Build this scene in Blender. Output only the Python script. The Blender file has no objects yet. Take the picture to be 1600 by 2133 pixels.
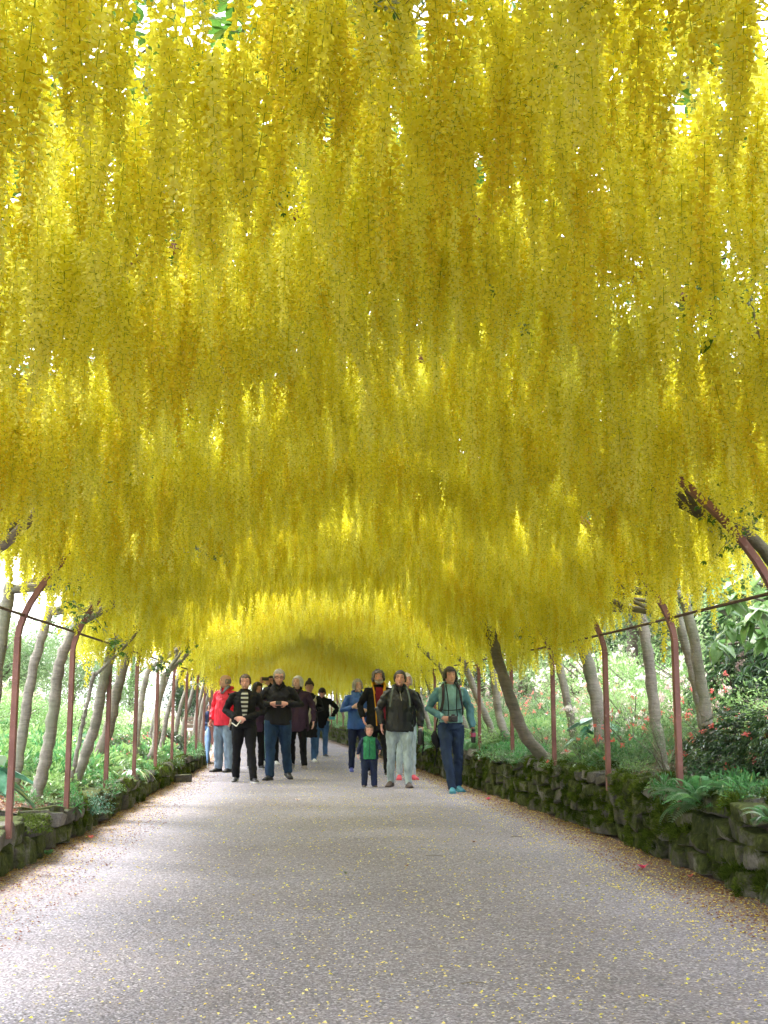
import bpy, math, random
import numpy as np
from mathutils import Vector, Matrix, noise as mnoise

random.seed(11)
rng = np.random.default_rng(11)
SC = bpy.context.scene
COL = SC.collection
R = math.radians

# ------------------------------------------------------------------ camera, sky, sun, exposure
CAM_Z, YAW, PITCH, FPX = 1.17, R(3.61), R(9.3), 2500.0
cam = bpy.data.objects.new('camera', bpy.data.cameras.new('camera'))
COL.objects.link(cam)
cam.location = (0, 0, CAM_Z)
cam.rotation_euler = (R(90) + PITCH, 0, -YAW)
cam.data.sensor_fit = 'VERTICAL'
cam.data.sensor_height = 36.0
cam.data.lens = 36.0 * FPX / 2133.0
cam.data.clip_start = 0.05
cam.data.clip_end = 2000
SC.camera = cam

SUN_EL, SUN_AZ = R(58), R(-62)           # the sun stands high on the left behind thin cloud
w = bpy.data.worlds.new('World')
SC.world = w
w.use_nodes = True
wn = w.node_tree
wn.nodes.clear()
sky = wn.nodes.new('ShaderNodeTexSky')
sky.sky_type = 'NISHITA'
sky.sun_disc = False
sky.sun_elevation = SUN_EL
sky.sun_rotation = SUN_AZ
sky.air_density = 1.0
sky.dust_density = 3.0
hs = wn.nodes.new('ShaderNodeHueSaturation')
hs.inputs['Saturation'].default_value = 0.30       # cloud greys the blue
mx = wn.nodes.new('ShaderNodeMixRGB')
mx.inputs['Fac'].default_value = 0.55
mx.inputs['Color2'].default_value = (9.5, 9.7, 10.4, 1)
bg = wn.nodes.new('ShaderNodeBackground')
bg.inputs['Strength'].default_value = 0.15
wo = wn.nodes.new('ShaderNodeOutputWorld')
wn.links.new(sky.outputs[0], hs.inputs['Color'])
wn.links.new(hs.outputs[0], mx.inputs['Color1'])
wn.links.new(mx.outputs[0], bg.inputs['Color'])
wn.links.new(bg.outputs[0], wo.inputs['Surface'])

sl = bpy.data.lights.new('sun', 'SUN')
sl.energy = 1.5
sl.angle = R(14)
sl.color = (1.0, 0.96, 0.89)
sun = bpy.data.objects.new('sun', sl)
COL.objects.link(sun)
sd = Vector((math.sin(SUN_AZ) * math.cos(SUN_EL), math.cos(SUN_AZ) * math.cos(SUN_EL), math.sin(SUN_EL)))
sun.rotation_euler = sd.to_track_quat('Z', 'Y').to_euler()

SC.view_settings.view_transform = 'Standard'
SC.view_settings.look = 'None'
SC.view_settings.exposure = 2.5
SC.view_settings.gamma = 1.0
SC.view_settings.use_curve_mapping = False
SC.render.engine = 'CYCLES'
cy = SC.cycles
cy.max_bounces = 7
cy.diffuse_bounces = 6
cy.transmission_bounces = 6
cy.use_adaptive_sampling = True
cy.adaptive_threshold = 0.02
cy.glossy_bounces = 2
cy.transparent_max_bounces = 6
cy.caustics_reflective = False
cy.caustics_refractive = False

# ------------------------------------------------------------------ helpers
FW = Vector((math.sin(YAW) * math.cos(PITCH), math.cos(YAW) * math.cos(PITCH), math.sin(PITCH)))
RT = Vector((math.cos(YAW), -math.sin(YAW), 0))
UP = RT.cross(FW)

def at(px, py, Y):
    """The point of the place, Y metres down the path, that the photograph shows at px, py."""
    d = FW * FPX + RT * (px - 800) - UP * (py - 1066.5)
    return Vector((0, 0, CAM_Z)) + d * (Y / d.y)

def proj(P):
    """numpy points -> photograph pixels and depth"""
    P = np.asarray(P, float) - np.array([0, 0, CAM_Z])
    z = P @ np.array(FW)
    return 800 + FPX * (P @ np.array(RT)) / z, 1066.5 - FPX * (P @ np.array(UP)) / z, z

def tag(o, label=None, cat=None, group=None, kind=None):
    if label: o['label'] = label
    if cat: o['category'] = cat
    if group: o['group'] = group
    if kind: o['kind'] = kind
    return o

def empty(name, loc=(0, 0, 0), rz=0.0):
    o = bpy.data.objects.new(name, None)
    COL.objects.link(o)
    o.location = loc
    o.rotation_euler = (0, 0, rz)
    o.empty_display_size = 0.2
    return o

def link(name, me, parent=None, loc=(0, 0, 0), rot=(0, 0, 0), scl=(1, 1, 1)):
    o = bpy.data.objects.new(name, me)
    COL.objects.link(o)
    o.location = loc
    o.rotation_euler = rot
    o.scale = scl
    if parent is not None: o.parent = parent
    return o

def mesh_np(name, V, F, mats, mi=None, smooth=False):
    me = bpy.data.meshes.new(name)
    V = np.ascontiguousarray(V, dtype=np.float32)
    F = np.ascontiguousarray(F, dtype=np.int32)
    k = F.shape[1]
    me.vertices.add(len(V)); me.vertices.foreach_set('co', V.ravel())
    me.loops.add(F.size); me.loops.foreach_set('vertex_index', F.ravel())
    me.polygons.add(len(F)); me.polygons.foreach_set('loop_start', np.arange(0, F.size, k, dtype=np.int32))
    for m in mats: me.materials.append(m)
    if mi is not None: me.polygons.foreach_set('material_index', np.ascontiguousarray(mi, dtype=np.int32))
    me.polygons.foreach_set('use_smooth', np.full(len(F), smooth, dtype=bool))
    me.update(calc_edges=True)
    return me

class MB:
    """collects faces of any size, then makes one mesh"""
    def __init__(s): s.v = []; s.f = []; s.m = []; s.cur = 0
    def mat(s, i): s.cur = i; return s
    def add(s, vs, fs):
        o = len(s.v)
        s.v += [tuple(v) for v in vs]
        for f in fs:
            s.f.append(tuple(i + o for i in f)); s.m.append(s.cur)
        return s
    def box(s, c, d, rz=0.0, M=None, ch=0.0):
        x, y, z = d[0] / 2, d[1] / 2, d[2] / 2
        if ch > 0:
            vs = []; 
            for sx in (-1, 1):
                for sy in (-1, 1):
                    for sz in (-1, 1):
                        vs += [Vector((sx * (x - ch), sy * y, sz * (z - ch))), Vector((sx * x, sy * (y - ch), sz * (z - ch))), Vector((sx * (x - ch), sy * (y - ch), sz * z))]
            def I(a, b, c_, k): return (((a > 0) * 2 + (b > 0)) * 2 + (c_ > 0)) * 3 + k
            fs = []
            for q in (-1, 1):
                fs.append([I(-1, q, -1, 0), I(1, q, -1, 0), I(1, q, 1, 0), I(-1, q, 1, 0)])
                fs.append([I(q, -1, -1, 1), I(q, 1, -1, 1), I(q, 1, 1, 1), I(q, -1, 1, 1)])
                fs.append([I(-1, -1, q, 2), I(1, -1, q, 2), I(1, 1, q, 2), I(-1, 1, q, 2)])
                for p in (-1, 1):
                    fs.append([I(q, p, -1, 0), I(q, p, 1, 0), I(q, p, 1, 1), I(q, p, -1, 1)])
                    fs.append([I(-1, q, p, 0), I(1, q, p, 0), I(1, q, p, 2), I(-1, q, p, 2)])
                    fs.append([I(q, -1, p, 1), I(q, 1, p, 1), I(q, 1, p, 2), I(q, -1, p, 2)])
                    for t in (-1, 1): fs.append([I(q, p, t, 0), I(q, p, t, 1), I(q, p, t, 2)])
        else:
            vs = [Vector((a * x, b * y, c_ * z)) for a in (-1, 1) for b in (-1, 1) for c_ in (-1, 1)]
            fs = [(0, 1, 3, 2), (4, 6, 7, 5), (0, 4, 5, 1), (2, 3, 7, 6), (0, 2, 6, 4), (1, 5, 7, 3)]
        T = Matrix.Translation(Vector(c)) @ (M.to_4x4() if M is not None else Matrix.Rotation(rz, 4, 'Z'))
        return s.add([T @ v for v in vs], fs)
    def tube(s, pts, rad, n=8, cap=True, sq=None, up=None):
        """swept section through pts; rad a number, a list, or pairs; sq = (a, b) gives a rectangular bar"""
        pts = [Vector(p) for p in pts]
        k = len(pts)
        if not hasattr(rad, '__len__'): rad = [rad] * k
        if up is None:
            t0 = (pts[1] - pts[0]).normalized()
            up = Vector((0, 1, 0)) if abs(t0.y) < 0.9 else Vector((1, 0, 0))
        up = Vector(up)
        o = len(s.v)
        nn = 4 if sq else n
        for i, p in enumerate(pts):
            t = (pts[min(i + 1, k - 1)] - pts[max(i - 1, 0)]).normalized()
            b = (up - t * up.dot(t)).normalized()
            a = t.cross(b)
            up = b
            r = rad[i]
            ra, rb = (r if hasattr(r, '__len__') else (r, r))
            for j in range(nn):
                if sq:
                    sx, sy = ((-1, -1), (1, -1), (1, 1), (-1, 1))[j]
                    s.v.append(tuple(p + a * (sx * sq[0] / 2) + b * (sy * sq[1] / 2)))
                else:
                    th = 2 * math.pi * j / nn
                    s.v.append(tuple(p + a * (ra * math.cos(th)) + b * (rb * math.sin(th))))
        for i in range(k - 1):
            for j in range(nn):
                j2 = (j + 1) % nn
                s.f.append((o + i * nn + j, o + i * nn + j2, o + (i + 1) * nn + j2, o + (i + 1) * nn + j)); s.m.append(s.cur)
        if cap:
            s.f.append(tuple(o + j for j in reversed(range(nn)))); s.m.append(s.cur)
            s.f.append(tuple(o + (k - 1) * nn + j for j in range(nn))); s.m.append(s.cur)
        return s
    def lathe(s, prof, n=16, c=(0, 0, 0), M=None):
        """profile of (radius, z) about Z"""
        o = len(s.v)
        for r, z in prof:
            for j in range(n):
                th = 2 * math.pi * j / n
                v = Vector((r * math.cos(th), r * math.sin(th), z))
                if M is not None: v = M @ v
                s.v.append(tuple(v + Vector(c)))
        for i in range(len(prof) - 1):
            for j in range(n):
                j2 = (j + 1) % n
                s.f.append((o + i * n + j, o + i * n + j2, o + (i + 1) * n + j2, o + (i + 1) * n + j)); s.m.append(s.cur)
        s.f.append(tuple(o + j for j in reversed(range(n)))); s.m.append(s.cur)
        s.f.append(tuple(o + (len(prof) - 1) * n + j for j in range(n))); s.m.append(s.cur)
        return s
    def mesh(s, name, mats, smooth=False):
        me = bpy.data.meshes.new(name)
        me.from_pydata(s.v, [], s.f)
        for m in (mats if isinstance(mats, (list, tuple)) else [mats]): me.materials.append(m)
        me.polygons.foreach_set('material_index', s.m)
        me.polygons.foreach_set('use_smooth', [smooth] * len(s.f))
        me.update()
        return me
    def build(s, name, mats, parent=None, smooth=False, **k):
        return link(name, s.mesh(name, mats, smooth), parent, **k)

def vnoise(x, y, seed=0):
    """smooth value noise in 0..1 for numpy arrays"""
    x = np.asarray(x, float); y = np.asarray(y, float)
    xi = np.floor(x).astype(np.int64); yi = np.floor(y).astype(np.int64)
    fx = x - xi; fy = y - yi
    fx = fx * fx * (3 - 2 * fx); fy = fy * fy * (3 - 2 * fy)
    def h(a, b):
        n = (a * 374761393 + b * 668265263 + seed * 1442695041) & 0xFFFFFFFF
        n = ((n ^ (n >> 13)) * 1274126177) & 0xFFFFFFFF
        return ((n ^ (n >> 16)) & 0xFFFF) / 65535.0
    return (h(xi, yi) * (1 - fx) + h(xi + 1, yi) * fx) * (1 - fy) + (h(xi, yi + 1) * (1 - fx) + h(xi + 1, yi + 1) * fx) * fy

def sstep(a, b, x):
    t = np.clip((np.asarray(x, float) - a) / (b - a), 0, 1)
    return t * t * (3 - 2 * t)

def nth(n):
    a = ['first', 'second', 'third', 'fourth', 'fifth', 'sixth', 'seventh', 'eighth', 'ninth', 'tenth', 'eleventh', 'twelfth', 'thirteenth', 'fourteenth', 'fifteenth', 'sixteenth', 'seventeenth', 'eighteenth', 'nineteenth', 'twentieth']
    if n <= 20: return a[n - 1]
    if n == 30: return 'thirtieth'
    return ('twenty ' if n < 30 else 'thirty ') + a[n % 10 - 1]

# ------------------------------------------------------------------ materials
class T:
    """a small shader-tree writer"""
    def __init__(s, name):
        s.m = bpy.data.materials.new(name)
        s.m.use_nodes = True
        s.t = s.m.node_tree
        s.t.nodes.clear()
        s.out = s.t.nodes.new('ShaderNodeOutputMaterial')
    def n(s, typ, ins=None, **props):
        nd = s.t.nodes.new('ShaderNode' + typ)
        for k, v in props.items(): setattr(nd, k, v)
        for k, v in (ins or {}).items():
            sock = nd.inputs[k]
            if isinstance(v, bpy.types.NodeSocket): s.t.links.new(v, sock)
            else:
                if hasattr(v, '__len__') and len(v) == 3 and sock.type == 'RGBA': v = (*v, 1)
                sock.default_value = v
        return nd
    def coord(s, which='Object'): return s.n('TexCoord').outputs[which]
    def pos(s): return s.n('NewGeometry').outputs['Position']
    def noise(s, vec, scale, detail=4, rough=0.6, out='Fac'):
        return s.n('TexNoise', {'Vector': vec, 'Scale': scale, 'Detail': detail, 'Roughness': rough}).outputs[out]
    def ramp(s, fac, stops, interp='LINEAR'):
        r = s.n('ValToRGB', {'Fac': fac})
        cr = r.color_ramp
        cr.interpolation = interp
        while len(cr.elements) < len(stops): cr.elements.new(0.5)
        for e, (p, c) in zip(cr.elements, stops):
            e.position = p
            e.color = (*c, 1) if hasattr(c, '__len__') else (c, c, c, 1)
        return r.outputs['Color']
    def mix(s, fac, a, b, mode='MIX'):
        return s.n('MixRGB', {'Fac': fac, 'Color1': a, 'Color2': b}, blend_type=mode).outputs[0]
    def math(s, op, a, b=0.0):
        return s.n('Math', {0: a, 1: b}, operation=op).outputs[0]
    def bump(s, h, strength=0.3, dist=0.01):
        return s.n('Bump', {'Height': h, 'Strength': strength, 'Distance': dist}).outputs[0]
    def finish(s, sh):
        s.t.links.new(sh, s.out.inputs['Surface'])
        return s.m

def simple(name, col, rough=0.7, var=0.12, scale=20.0, bump=0.15, bscale=60.0, metal=0.0, bdist=0.004, spec=0.5):
    t = T(name)
    v = t.coord()
    nz = t.noise(v, scale)
    c = t.mix(1.0, col, t.ramp(nz, [(0.25, 1 - var), (0.75, 1 + var * 0.0 + 0.0)]), 'MULTIPLY')
    h = t.noise(v, bscale, 3)
    p = t.n('BsdfPrincipled', {'Base Color': c, 'Roughness': rough, 'Metallic': metal, 'Normal': t.bump(h, bump, bdist), 'Specular IOR Level': spec})
    return t.finish(p.outputs[0])

def leafy(name, cols, trans=0.45, gloss=0.12, rough=0.35, scale=1.2, vscale=40.0, tcol=None, rnd=0.25):
    """thin leaf or petal: reflects, glows when lit from behind, a little shine; cols = stops picked per plant and per place"""
    t = T(name)
    oi = t.n('ObjectInfo').outputs['Random']
    nz = t.noise(t.pos(), scale, 2)
    nz2 = t.noise(t.pos(), vscale, 1)
    f = t.math('ADD', t.math('MULTIPLY', nz, 0.55), t.math('ADD', t.math('MULTIPLY', nz2, 0.45), t.math('MULTIPLY', t.math('SUBTRACT', oi, 0.5), rnd)))
    c = t.ramp(f, [(0.3 + 0.4 * i / max(1, len(cols) - 1), k) for i, k in enumerate(cols)])
    tc = c if tcol is None else t.mix(1.0, c, tcol, 'MULTIPLY')
    d = t.n('BsdfDiffuse', {'Color': c}).outputs[0]
    tr = t.n('BsdfTranslucent', {'Color': tc}).outputs[0]
    a = t.n('MixShader', {0: trans, 1: d, 2: tr}).outputs[0]
    if gloss > 0:
        g = t.n('BsdfGlossy', {'Color': (1, 1, 1), 'Roughness': rough}).outputs[0]
        fr = t.n('LayerWeight', {'Blend': 0.25}).outputs['Fresnel']
        fr = t.math('MINIMUM', t.math('MULTIPLY', fr, gloss * 4), 0.5)
        a = t.n('MixShader', {0: fr, 1: a, 2: g}).outputs[0]
    return t.finish(a)

def make_gravel():
    t = T('path_gravel')
    p = t.pos()
    big = t.noise(p, 0.55, 3)
    mid = t.noise(p, 7, 4)
    v1 = t.n('TexVoronoi', {'Vector': p, 'Scale': 95.0}).outputs['Color']
    g = t.n('SeparateColor', {'Color': v1}).outputs[0]
    grain = t.ramp(g, [(0.0, (0.098, 0.096, 0.112)), (0.45, (0.178, 0.174, 0.202)), (0.8, (0.25, 0.245, 0.284)), (1.0, (0.42, 0.41, 0.45))])
    tone = t.ramp(big, [(0.3, (0.86, 0.80, 0.80)), (0.7, (1.08, 1.06, 1.12))])
    c = t.mix(1.0, grain, tone, 'MULTIPLY')
    c = t.mix(t.ramp(mid, [(0.45, 0.0), (0.75, 0.35)]), c, (0.22, 0.185, 0.20))
    ed = t.n('Attribute', attribute_name='edge').outputs['Fac']
    edn = t.math('MULTIPLY', ed, t.ramp(t.noise(p, 9, 5), [(0.35, 0.15), (0.62, 1.0)]))
    lit = t.ramp(t.n('SeparateColor', {'Color': v1}).outputs[1], [(0.0, (0.12, 0.055, 0.04)), (0.45, (0.26, 0.13, 0.10)), (0.8, (0.42, 0.30, 0.24)), (1.0, (0.55, 0.47, 0.30))])
    c = t.mix(edn, c, lit)
    v2 = t.n('TexVoronoi', {'Vector': p, 'Scale': 70.0}).outputs['Distance']
    h = t.math('ADD', t.math('MULTIPLY', v2, 0.6), t.math('MULTIPLY', t.noise(p, 30, 4), 0.8))
    b = t.n('BsdfPrincipled', {'Base Color': c, 'Roughness': 0.75, 'Normal': t.bump(h, 0.9, 0.012)})
    return t.finish(b.outputs[0])

def make_soil():
    t = T('bed_soil')
    p = t.pos()
    v1 = t.n('TexVoronoi', {'Vector': p, 'Scale': 45.0}).outputs['Color']
    g = t.n('SeparateColor', {'Color': v1}).outputs[0]
    lit = t.ramp(g, [(0.0, (0.06, 0.035, 0.025)), (0.4, (0.15, 0.08, 0.06)), (0.75, (0.27, 0.16, 0.12)), (1.0, (0.45, 0.34, 0.28))])
    c = t.mix(t.ramp(t.noise(p, 3, 4), [(0.35, 0.0), (0.6, 0.8)]), (0.055, 0.042, 0.028), lit)
    c = t.mix(t.ramp(t.noise(p, 1.3, 4), [(0.55, 0.0), (0.7, 0.7)]), c, (0.06, 0.10, 0.025))
    b = t.n('BsdfPrincipled', {'Base Color': c, 'Roughness': 0.9, 'Normal': t.bump(t.noise(p, 30, 5), 0.8, 0.03)})
    return t.finish(b.outputs[0])

def make_stone(moss=0.5, name='wall_stone'):
    t = T(name)
    p = t.pos()
    oi = t.n('ObjectInfo').outputs['Random']
    base = t.ramp(t.math('ADD', t.math('MULTIPLY', t.noise(p, 6, 5), 0.6), t.math('MULTIPLY', oi, 0.4)),
                  [(0.25, (0.085, 0.08, 0.07)), (0.5, (0.17, 0.16, 0.15)), (0.75, (0.29, 0.275, 0.27))])
    fine = t.noise(p, 50, 5, 0.7)
    base = t.mix(1.0, base, t.ramp(fine, [(0.3, 0.6), (0.7, 1.2)]), 'MULTIPLY')
    nz = t.n('SeparateXYZ', {'Vector': t.n('NewGeometry').outputs['Normal']}).outputs['Z']
    m = t.math('ADD', t.noise(p, 3.2, 6, 0.7), t.math('ADD', t.math('MULTIPLY', nz, 0.16), t.math('MULTIPLY', oi, 0.14)))
    mf = t.ramp(m, [(0.66 - 0.22 * moss, 0.0), (0.80 - 0.22 * moss, 1.0)])
    mc = t.ramp(t.noise(p, 25, 4), [(0.3, (0.035, 0.045, 0.016)), (0.55, (0.08, 0.10, 0.03)), (0.75, (0.16, 0.20, 0.055))])
    c = t.mix(mf, base, mc)
    hh = t.math('ADD', t.noise(p, 28, 6, 0.7), t.math('MULTIPLY', mf, t.noise(p, 140, 2)))
    b = t.n('BsdfPrincipled', {'Base Color': c, 'Roughness': 0.92, 'Specular IOR Level': 0.25, 'Normal': t.bump(hh, 0.9, 0.02)})
    return t.finish(b.outputs[0])

def make_bark(name='laburnum_bark', lo=(0.10, 0.085, 0.07), hi=(0.33, 0.30, 0.26), green=(0.16, 0.19, 0.11)):
    t = T(name)
    p = t.pos()
    mp = t.n('Mapping', {'Vector': p, 'Scale': (5, 5, 26)}).outputs[0]
    bands = t.noise(mp, 2.0, 4, 0.7)
    blot = t.noise(p, 5, 5)
    c = t.ramp(t.math('ADD', t.math('MULTIPLY', bands, 0.5), t.math('MULTIPLY', blot, 0.5)), [(0.32, lo), (0.62, hi)])
    c = t.mix(t.ramp(t.noise(p, 2.2, 4), [(0.48, 0.0), (0.68, 0.6)]), c, green)
    b = t.n('BsdfPrincipled', {'Base Color': c, 'Roughness': 0.8, 'Normal': t.bump(t.math('ADD', bands, t.noise(p, 60, 4)), 0.6, 0.012)})
    return t.finish(b.outputs[0])

def make_paint():
    t = T('red_brown_paint')
    p = t.pos()
    ed = t.noise(p, 14, 5, 0.7)
    c = t.ramp(t.noise(p, 3, 4), [(0.35, (0.15, 0.056, 0.045)), (0.65, (0.25, 0.110, 0.090))])
    c = t.mix(t.ramp(ed, [(0.62, 0.0), (0.72, 0.75)]), c, (0.33, 0.24, 0.20))
    c = t.mix(t.ramp(t.noise(p, 90, 2), [(0.70, 0.0), (0.74, 0.8)]), c, (0.55, 0.45, 0.42))
    b = t.n('BsdfPrincipled', {'Base Color': c, 'Roughness': 0.55, 'Normal': t.bump(ed, 0.3, 0.004)})
    return t.finish(b.outputs[0])

M = {}
M['gravel'] = make_gravel()
M['soil'] = make_soil()
M['stone'] = make_stone(0.95)
M['cap'] = make_stone(0.30, 'cap_stone')
M['bark'] = make_bark()
M['darkbark'] = make_bark('dark_bark', (0.07, 0.058, 0.045), (0.21, 0.18, 0.145), (0.07, 0.09, 0.04))
M['paint'] = make_paint()
M['iron'] = simple('rusty_iron', (0.10, 0.055, 0.045), 0.7)
M['petal'] = leafy('laburnum_petal', [(0.82, 0.68, 0.055), (0.89, 0.83, 0.08), (0.93, 0.89, 0.14), (0.96, 0.94, 0.30)], trans=0.43, gloss=0.03, rough=0.5, scale=0.8, vscale=75, tcol=(1.0, 1.0, 0.8), rnd=0.34)
M['stalk'] = leafy('raceme_stalk', [(0.20, 0.30, 0.03), (0.28, 0.40, 0.05)], trans=0.3, gloss=0.0)
M['lableaf'] = leafy('laburnum_leaf', [(0.045, 0.11, 0.02), (0.08, 0.19, 0.03), (0.13, 0.28, 0.05)], trans=0.45, gloss=0.15)
M['shrub'] = leafy('azalea_leaf', [(0.05, 0.12, 0.04), (0.12, 0.24, 0.08), (0.28, 0.42, 0.17)], trans=0.4, gloss=0.3, rough=0.3, scale=1.8)
M['rhodo'] = leafy('rhododendron_leaf', [(0.02, 0.055, 0.018), (0.05, 0.115, 0.035), (0.11, 0.20, 0.06)], trans=0.3, gloss=0.4, rough=0.28, scale=1.5)
M['lime'] = leafy('pale_green_leaf', [(0.13, 0.27, 0.07), (0.26, 0.44, 0.14), (0.42, 0.58, 0.25)], trans=0.5, gloss=0.25, rough=0.35)
M['magno'] = leafy('large_pale_leaf', [(0.16, 0.34, 0.10), (0.24, 0.44, 0.14), (0.34, 0.54, 0.22)], trans=0.5, gloss=0.35, rough=0.3)
M['hosta'] = leafy('blue_green_leaf', [(0.06, 0.20, 0.12), (0.11, 0.30, 0.19), (0.18, 0.40, 0.26)], trans=0.35, gloss=0.3, rough=0.35)
M['tree'] = leafy('far_tree_leaf', [(0.09, 0.17, 0.06), (0.18, 0.30, 0.11), (0.32, 0.45, 0.20)], trans=0.45, gloss=0.2, scale=0.6)
M['fern'] = leafy('fern_leaf', [(0.06, 0.20, 0.06), (0.12, 0.34, 0.12), (0.22, 0.48, 0.20)], trans=0.4, gloss=0.2)
M['moss'] = leafy('moss_green', [(0.035, 0.06, 0.012), (0.08, 0.12, 0.02), (0.17, 0.24, 0.04)], trans=0.3, gloss=0.0, vscale=60)
M['pinkf'] = leafy('coral_pink_petal', [(0.80, 0.18, 0.14), (0.88, 0.30, 0.28), (0.90, 0.45, 0.42)], trans=0.4, gloss=0.0)
M['whitef'] = leafy('pale_pink_petal', [(0.85, 0.60, 0.58), (0.88, 0.75, 0.72), (0.9, 0.85, 0.82)], trans=0.4, gloss=0.0)
M['magenta'] = leafy('magenta_petal', [(0.80, 0.03, 0.16), (0.88, 0.06, 0.24)], trans=0.3, gloss=0.1)
M['drypetal'] = leafy('fallen_petal', [(0.66, 0.46, 0.06), (0.80, 0.66, 0.14), (0.84, 0.76, 0.38)], trans=0.2, gloss=0.0, vscale=30)
M['litter'] = leafy('brown_litter', [(0.16, 0.06, 0.04), (0.32, 0.16, 0.11), (0.50, 0.36, 0.27)], trans=0.2, gloss=0.0, vscale=30)
# ------------------------------------------------------------------ the path's edges and the vault over it
XLK = ((-40, -2.13), (24, -2.13), (28, -2.2), (33, -2.5), (40, -2.95), (47, -3.5), (56, -4.3), (66, -5.5), (80, -7.5), (95, -10))
XRK = ((-40, 2.79), (10.5, 2.79), (12.5, 2.74), (14.5, 2.65), (19, 2.40), (24.3, 2.17), (33, 1.72), (40, 1.25), (47, .75), (56, -.05), (66, -1.2), (80, -3.1), (95, -5.6))
def xl(Y): return np.interp(np.asarray(Y, float), *zip(*XLK))
def xr(Y): return np.interp(np.asarray(Y, float), *zip(*XRK))
def xc(Y): return (xl(Y) + xr(Y)) / 2
def hw(Y): return (xr(Y) - xl(Y)) / 2 + 0.02
HOOP_Z, RISE, PW = 1.70, 1.60, 1.6
def hoop_z(u):
    u = np.minimum(np.abs(np.asarray(u, float)), 1.0)
    return HOOP_Z + RISE * (1 - u ** PW) ** (1 / PW)
LW, RW = 0.32, 0.56                     # heights of the two walls
L_END, R_END = 27.5, 66.0               # where each wall stops

def bed_l(d, Y): return LW + 0.02 - .09 * (1 - sstep(.15, .5, d)) + 0.16 * np.maximum(0, d - 0.5) + 0.12 * (vnoise(d * 0.9, Y * 0.7, 3) - 0.4) * np.minimum(1, d)
def bed_r(d, Y): return RW + 0.02 - .11 * (1 - sstep(.15, .5, d)) + 0.15 * np.maximum(0, d - 0.5) + 0.12 * (vnoise(d * 0.9, Y * 0.7, 5) - 0.4) * np.minimum(1, d)

def ground_z(x, Y):
    """height of the beds and the banks beyond them"""
    l, r = float(xl(Y)), float(xr(Y))
    if x > r + 0.05: return float(bed_r(min(x - r, 14), Y))
    if x < l - 0.05: return float(bed_l(min(l - x, 14), Y)) if Y < L_END else 0.0
    return 0.0

def sheet(name, xs_of_Y, Ys, zf, mat, edge=None, kind='structure', label=None):
    V, F = [], []
    nx = len(xs_of_Y(Ys[0]))
    E = []
    for Y in Ys:
        xs = xs_of_Y(Y)
        for x in xs:
            V.append((x, Y, zf(x, Y)))
            if edge: E.append(edge(x, Y))
    for i in range(len(Ys) - 1):
        for j in range(nx - 1):
            F.append((i * nx + j, i * nx + j + 1, (i + 1) * nx + j + 1, (i + 1) * nx + j))
    me = mesh_np(name, V, F, [mat], smooth=True)
    if edge:
        a = me.attributes.new('edge', 'FLOAT', 'POINT'); a.data.foreach_set('value', np.array(E, dtype=np.float32))
    return tag(link(name, me), label=label, kind=kind)

# ground to the horizon, 4 mm steps between flush sheets
g = MB(); g.add([(-900, -900, -0.02), (900, -900, -0.02), (900, 900, -0.02), (-900, 900, -0.02)], [(0, 1, 2, 3)])
tag(g.build('ground', M['soil']), 'dark garden soil beyond the beds', kind='structure')

def path_edge(x, Y):
    d = min((x - float(xl(Y))) * 1.5, float(xr(Y)) - x)
    return float(1 - sstep(0.0, 0.6, d)) * 0.95
Yp = np.concatenate([np.arange(-14, 30, 0.5), np.arange(30, 90.1, 2)])
def xs_path(Y):
    l, r = float(xl(Y)), float(xr(Y))
    m = np.array([-0.25, 0, .15, .3, .5, .8, 1.2])
    xs = list(l + m) + [0.5 * (l + r)] + list(r - m[::-1])
    if Y > L_END: xs[0] = l - 1.6
    return xs
sheet('gravel_path', xs_path, Yp, lambda x, Y: 0.010 * math.sin(x * 1.1 + 0.4 * math.sin(Y * .3)) * 0.3, M['gravel'], path_edge, label='grey gravel path under the laburnum arch')

Yb = np.concatenate([np.arange(-14, 30, 0.5), np.arange(30, 95, 2)])
db = [0.12, 0.3, 0.6, 1.0, 1.5, 2.1, 2.8, 3.6, 4.6, 6, 8, 11, 15, 22, 34]
sheet('left_garden_bed', lambda Y: [float(xl(Y)) - d for d in reversed(db)], [y for y in Yb if y <= L_END], lambda x, Y: float(bed_l(min(float(xl(Y)) - x, 15), Y)), M['soil'], label='raised bed with pinkish litter behind the low stone wall')
sheet('right_garden_bed', lambda Y: [float(xr(Y)) + d for d in db], Yb, lambda x, Y: float(bed_r(min(x - float(xr(Y)), 15), Y)), M['soil'], label='raised shrub bed behind the taller stone wall')
sheet('far_lawn', lambda Y: [float(xl(Y)) - 1.5 - d for d in (30, 12, 5, 2, 0)], [L_END + .1, 32, 40, 50, 60, 80], lambda x, Y: 0.03, M['soil'], label='ground beside the path past the end of the low wall')

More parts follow.
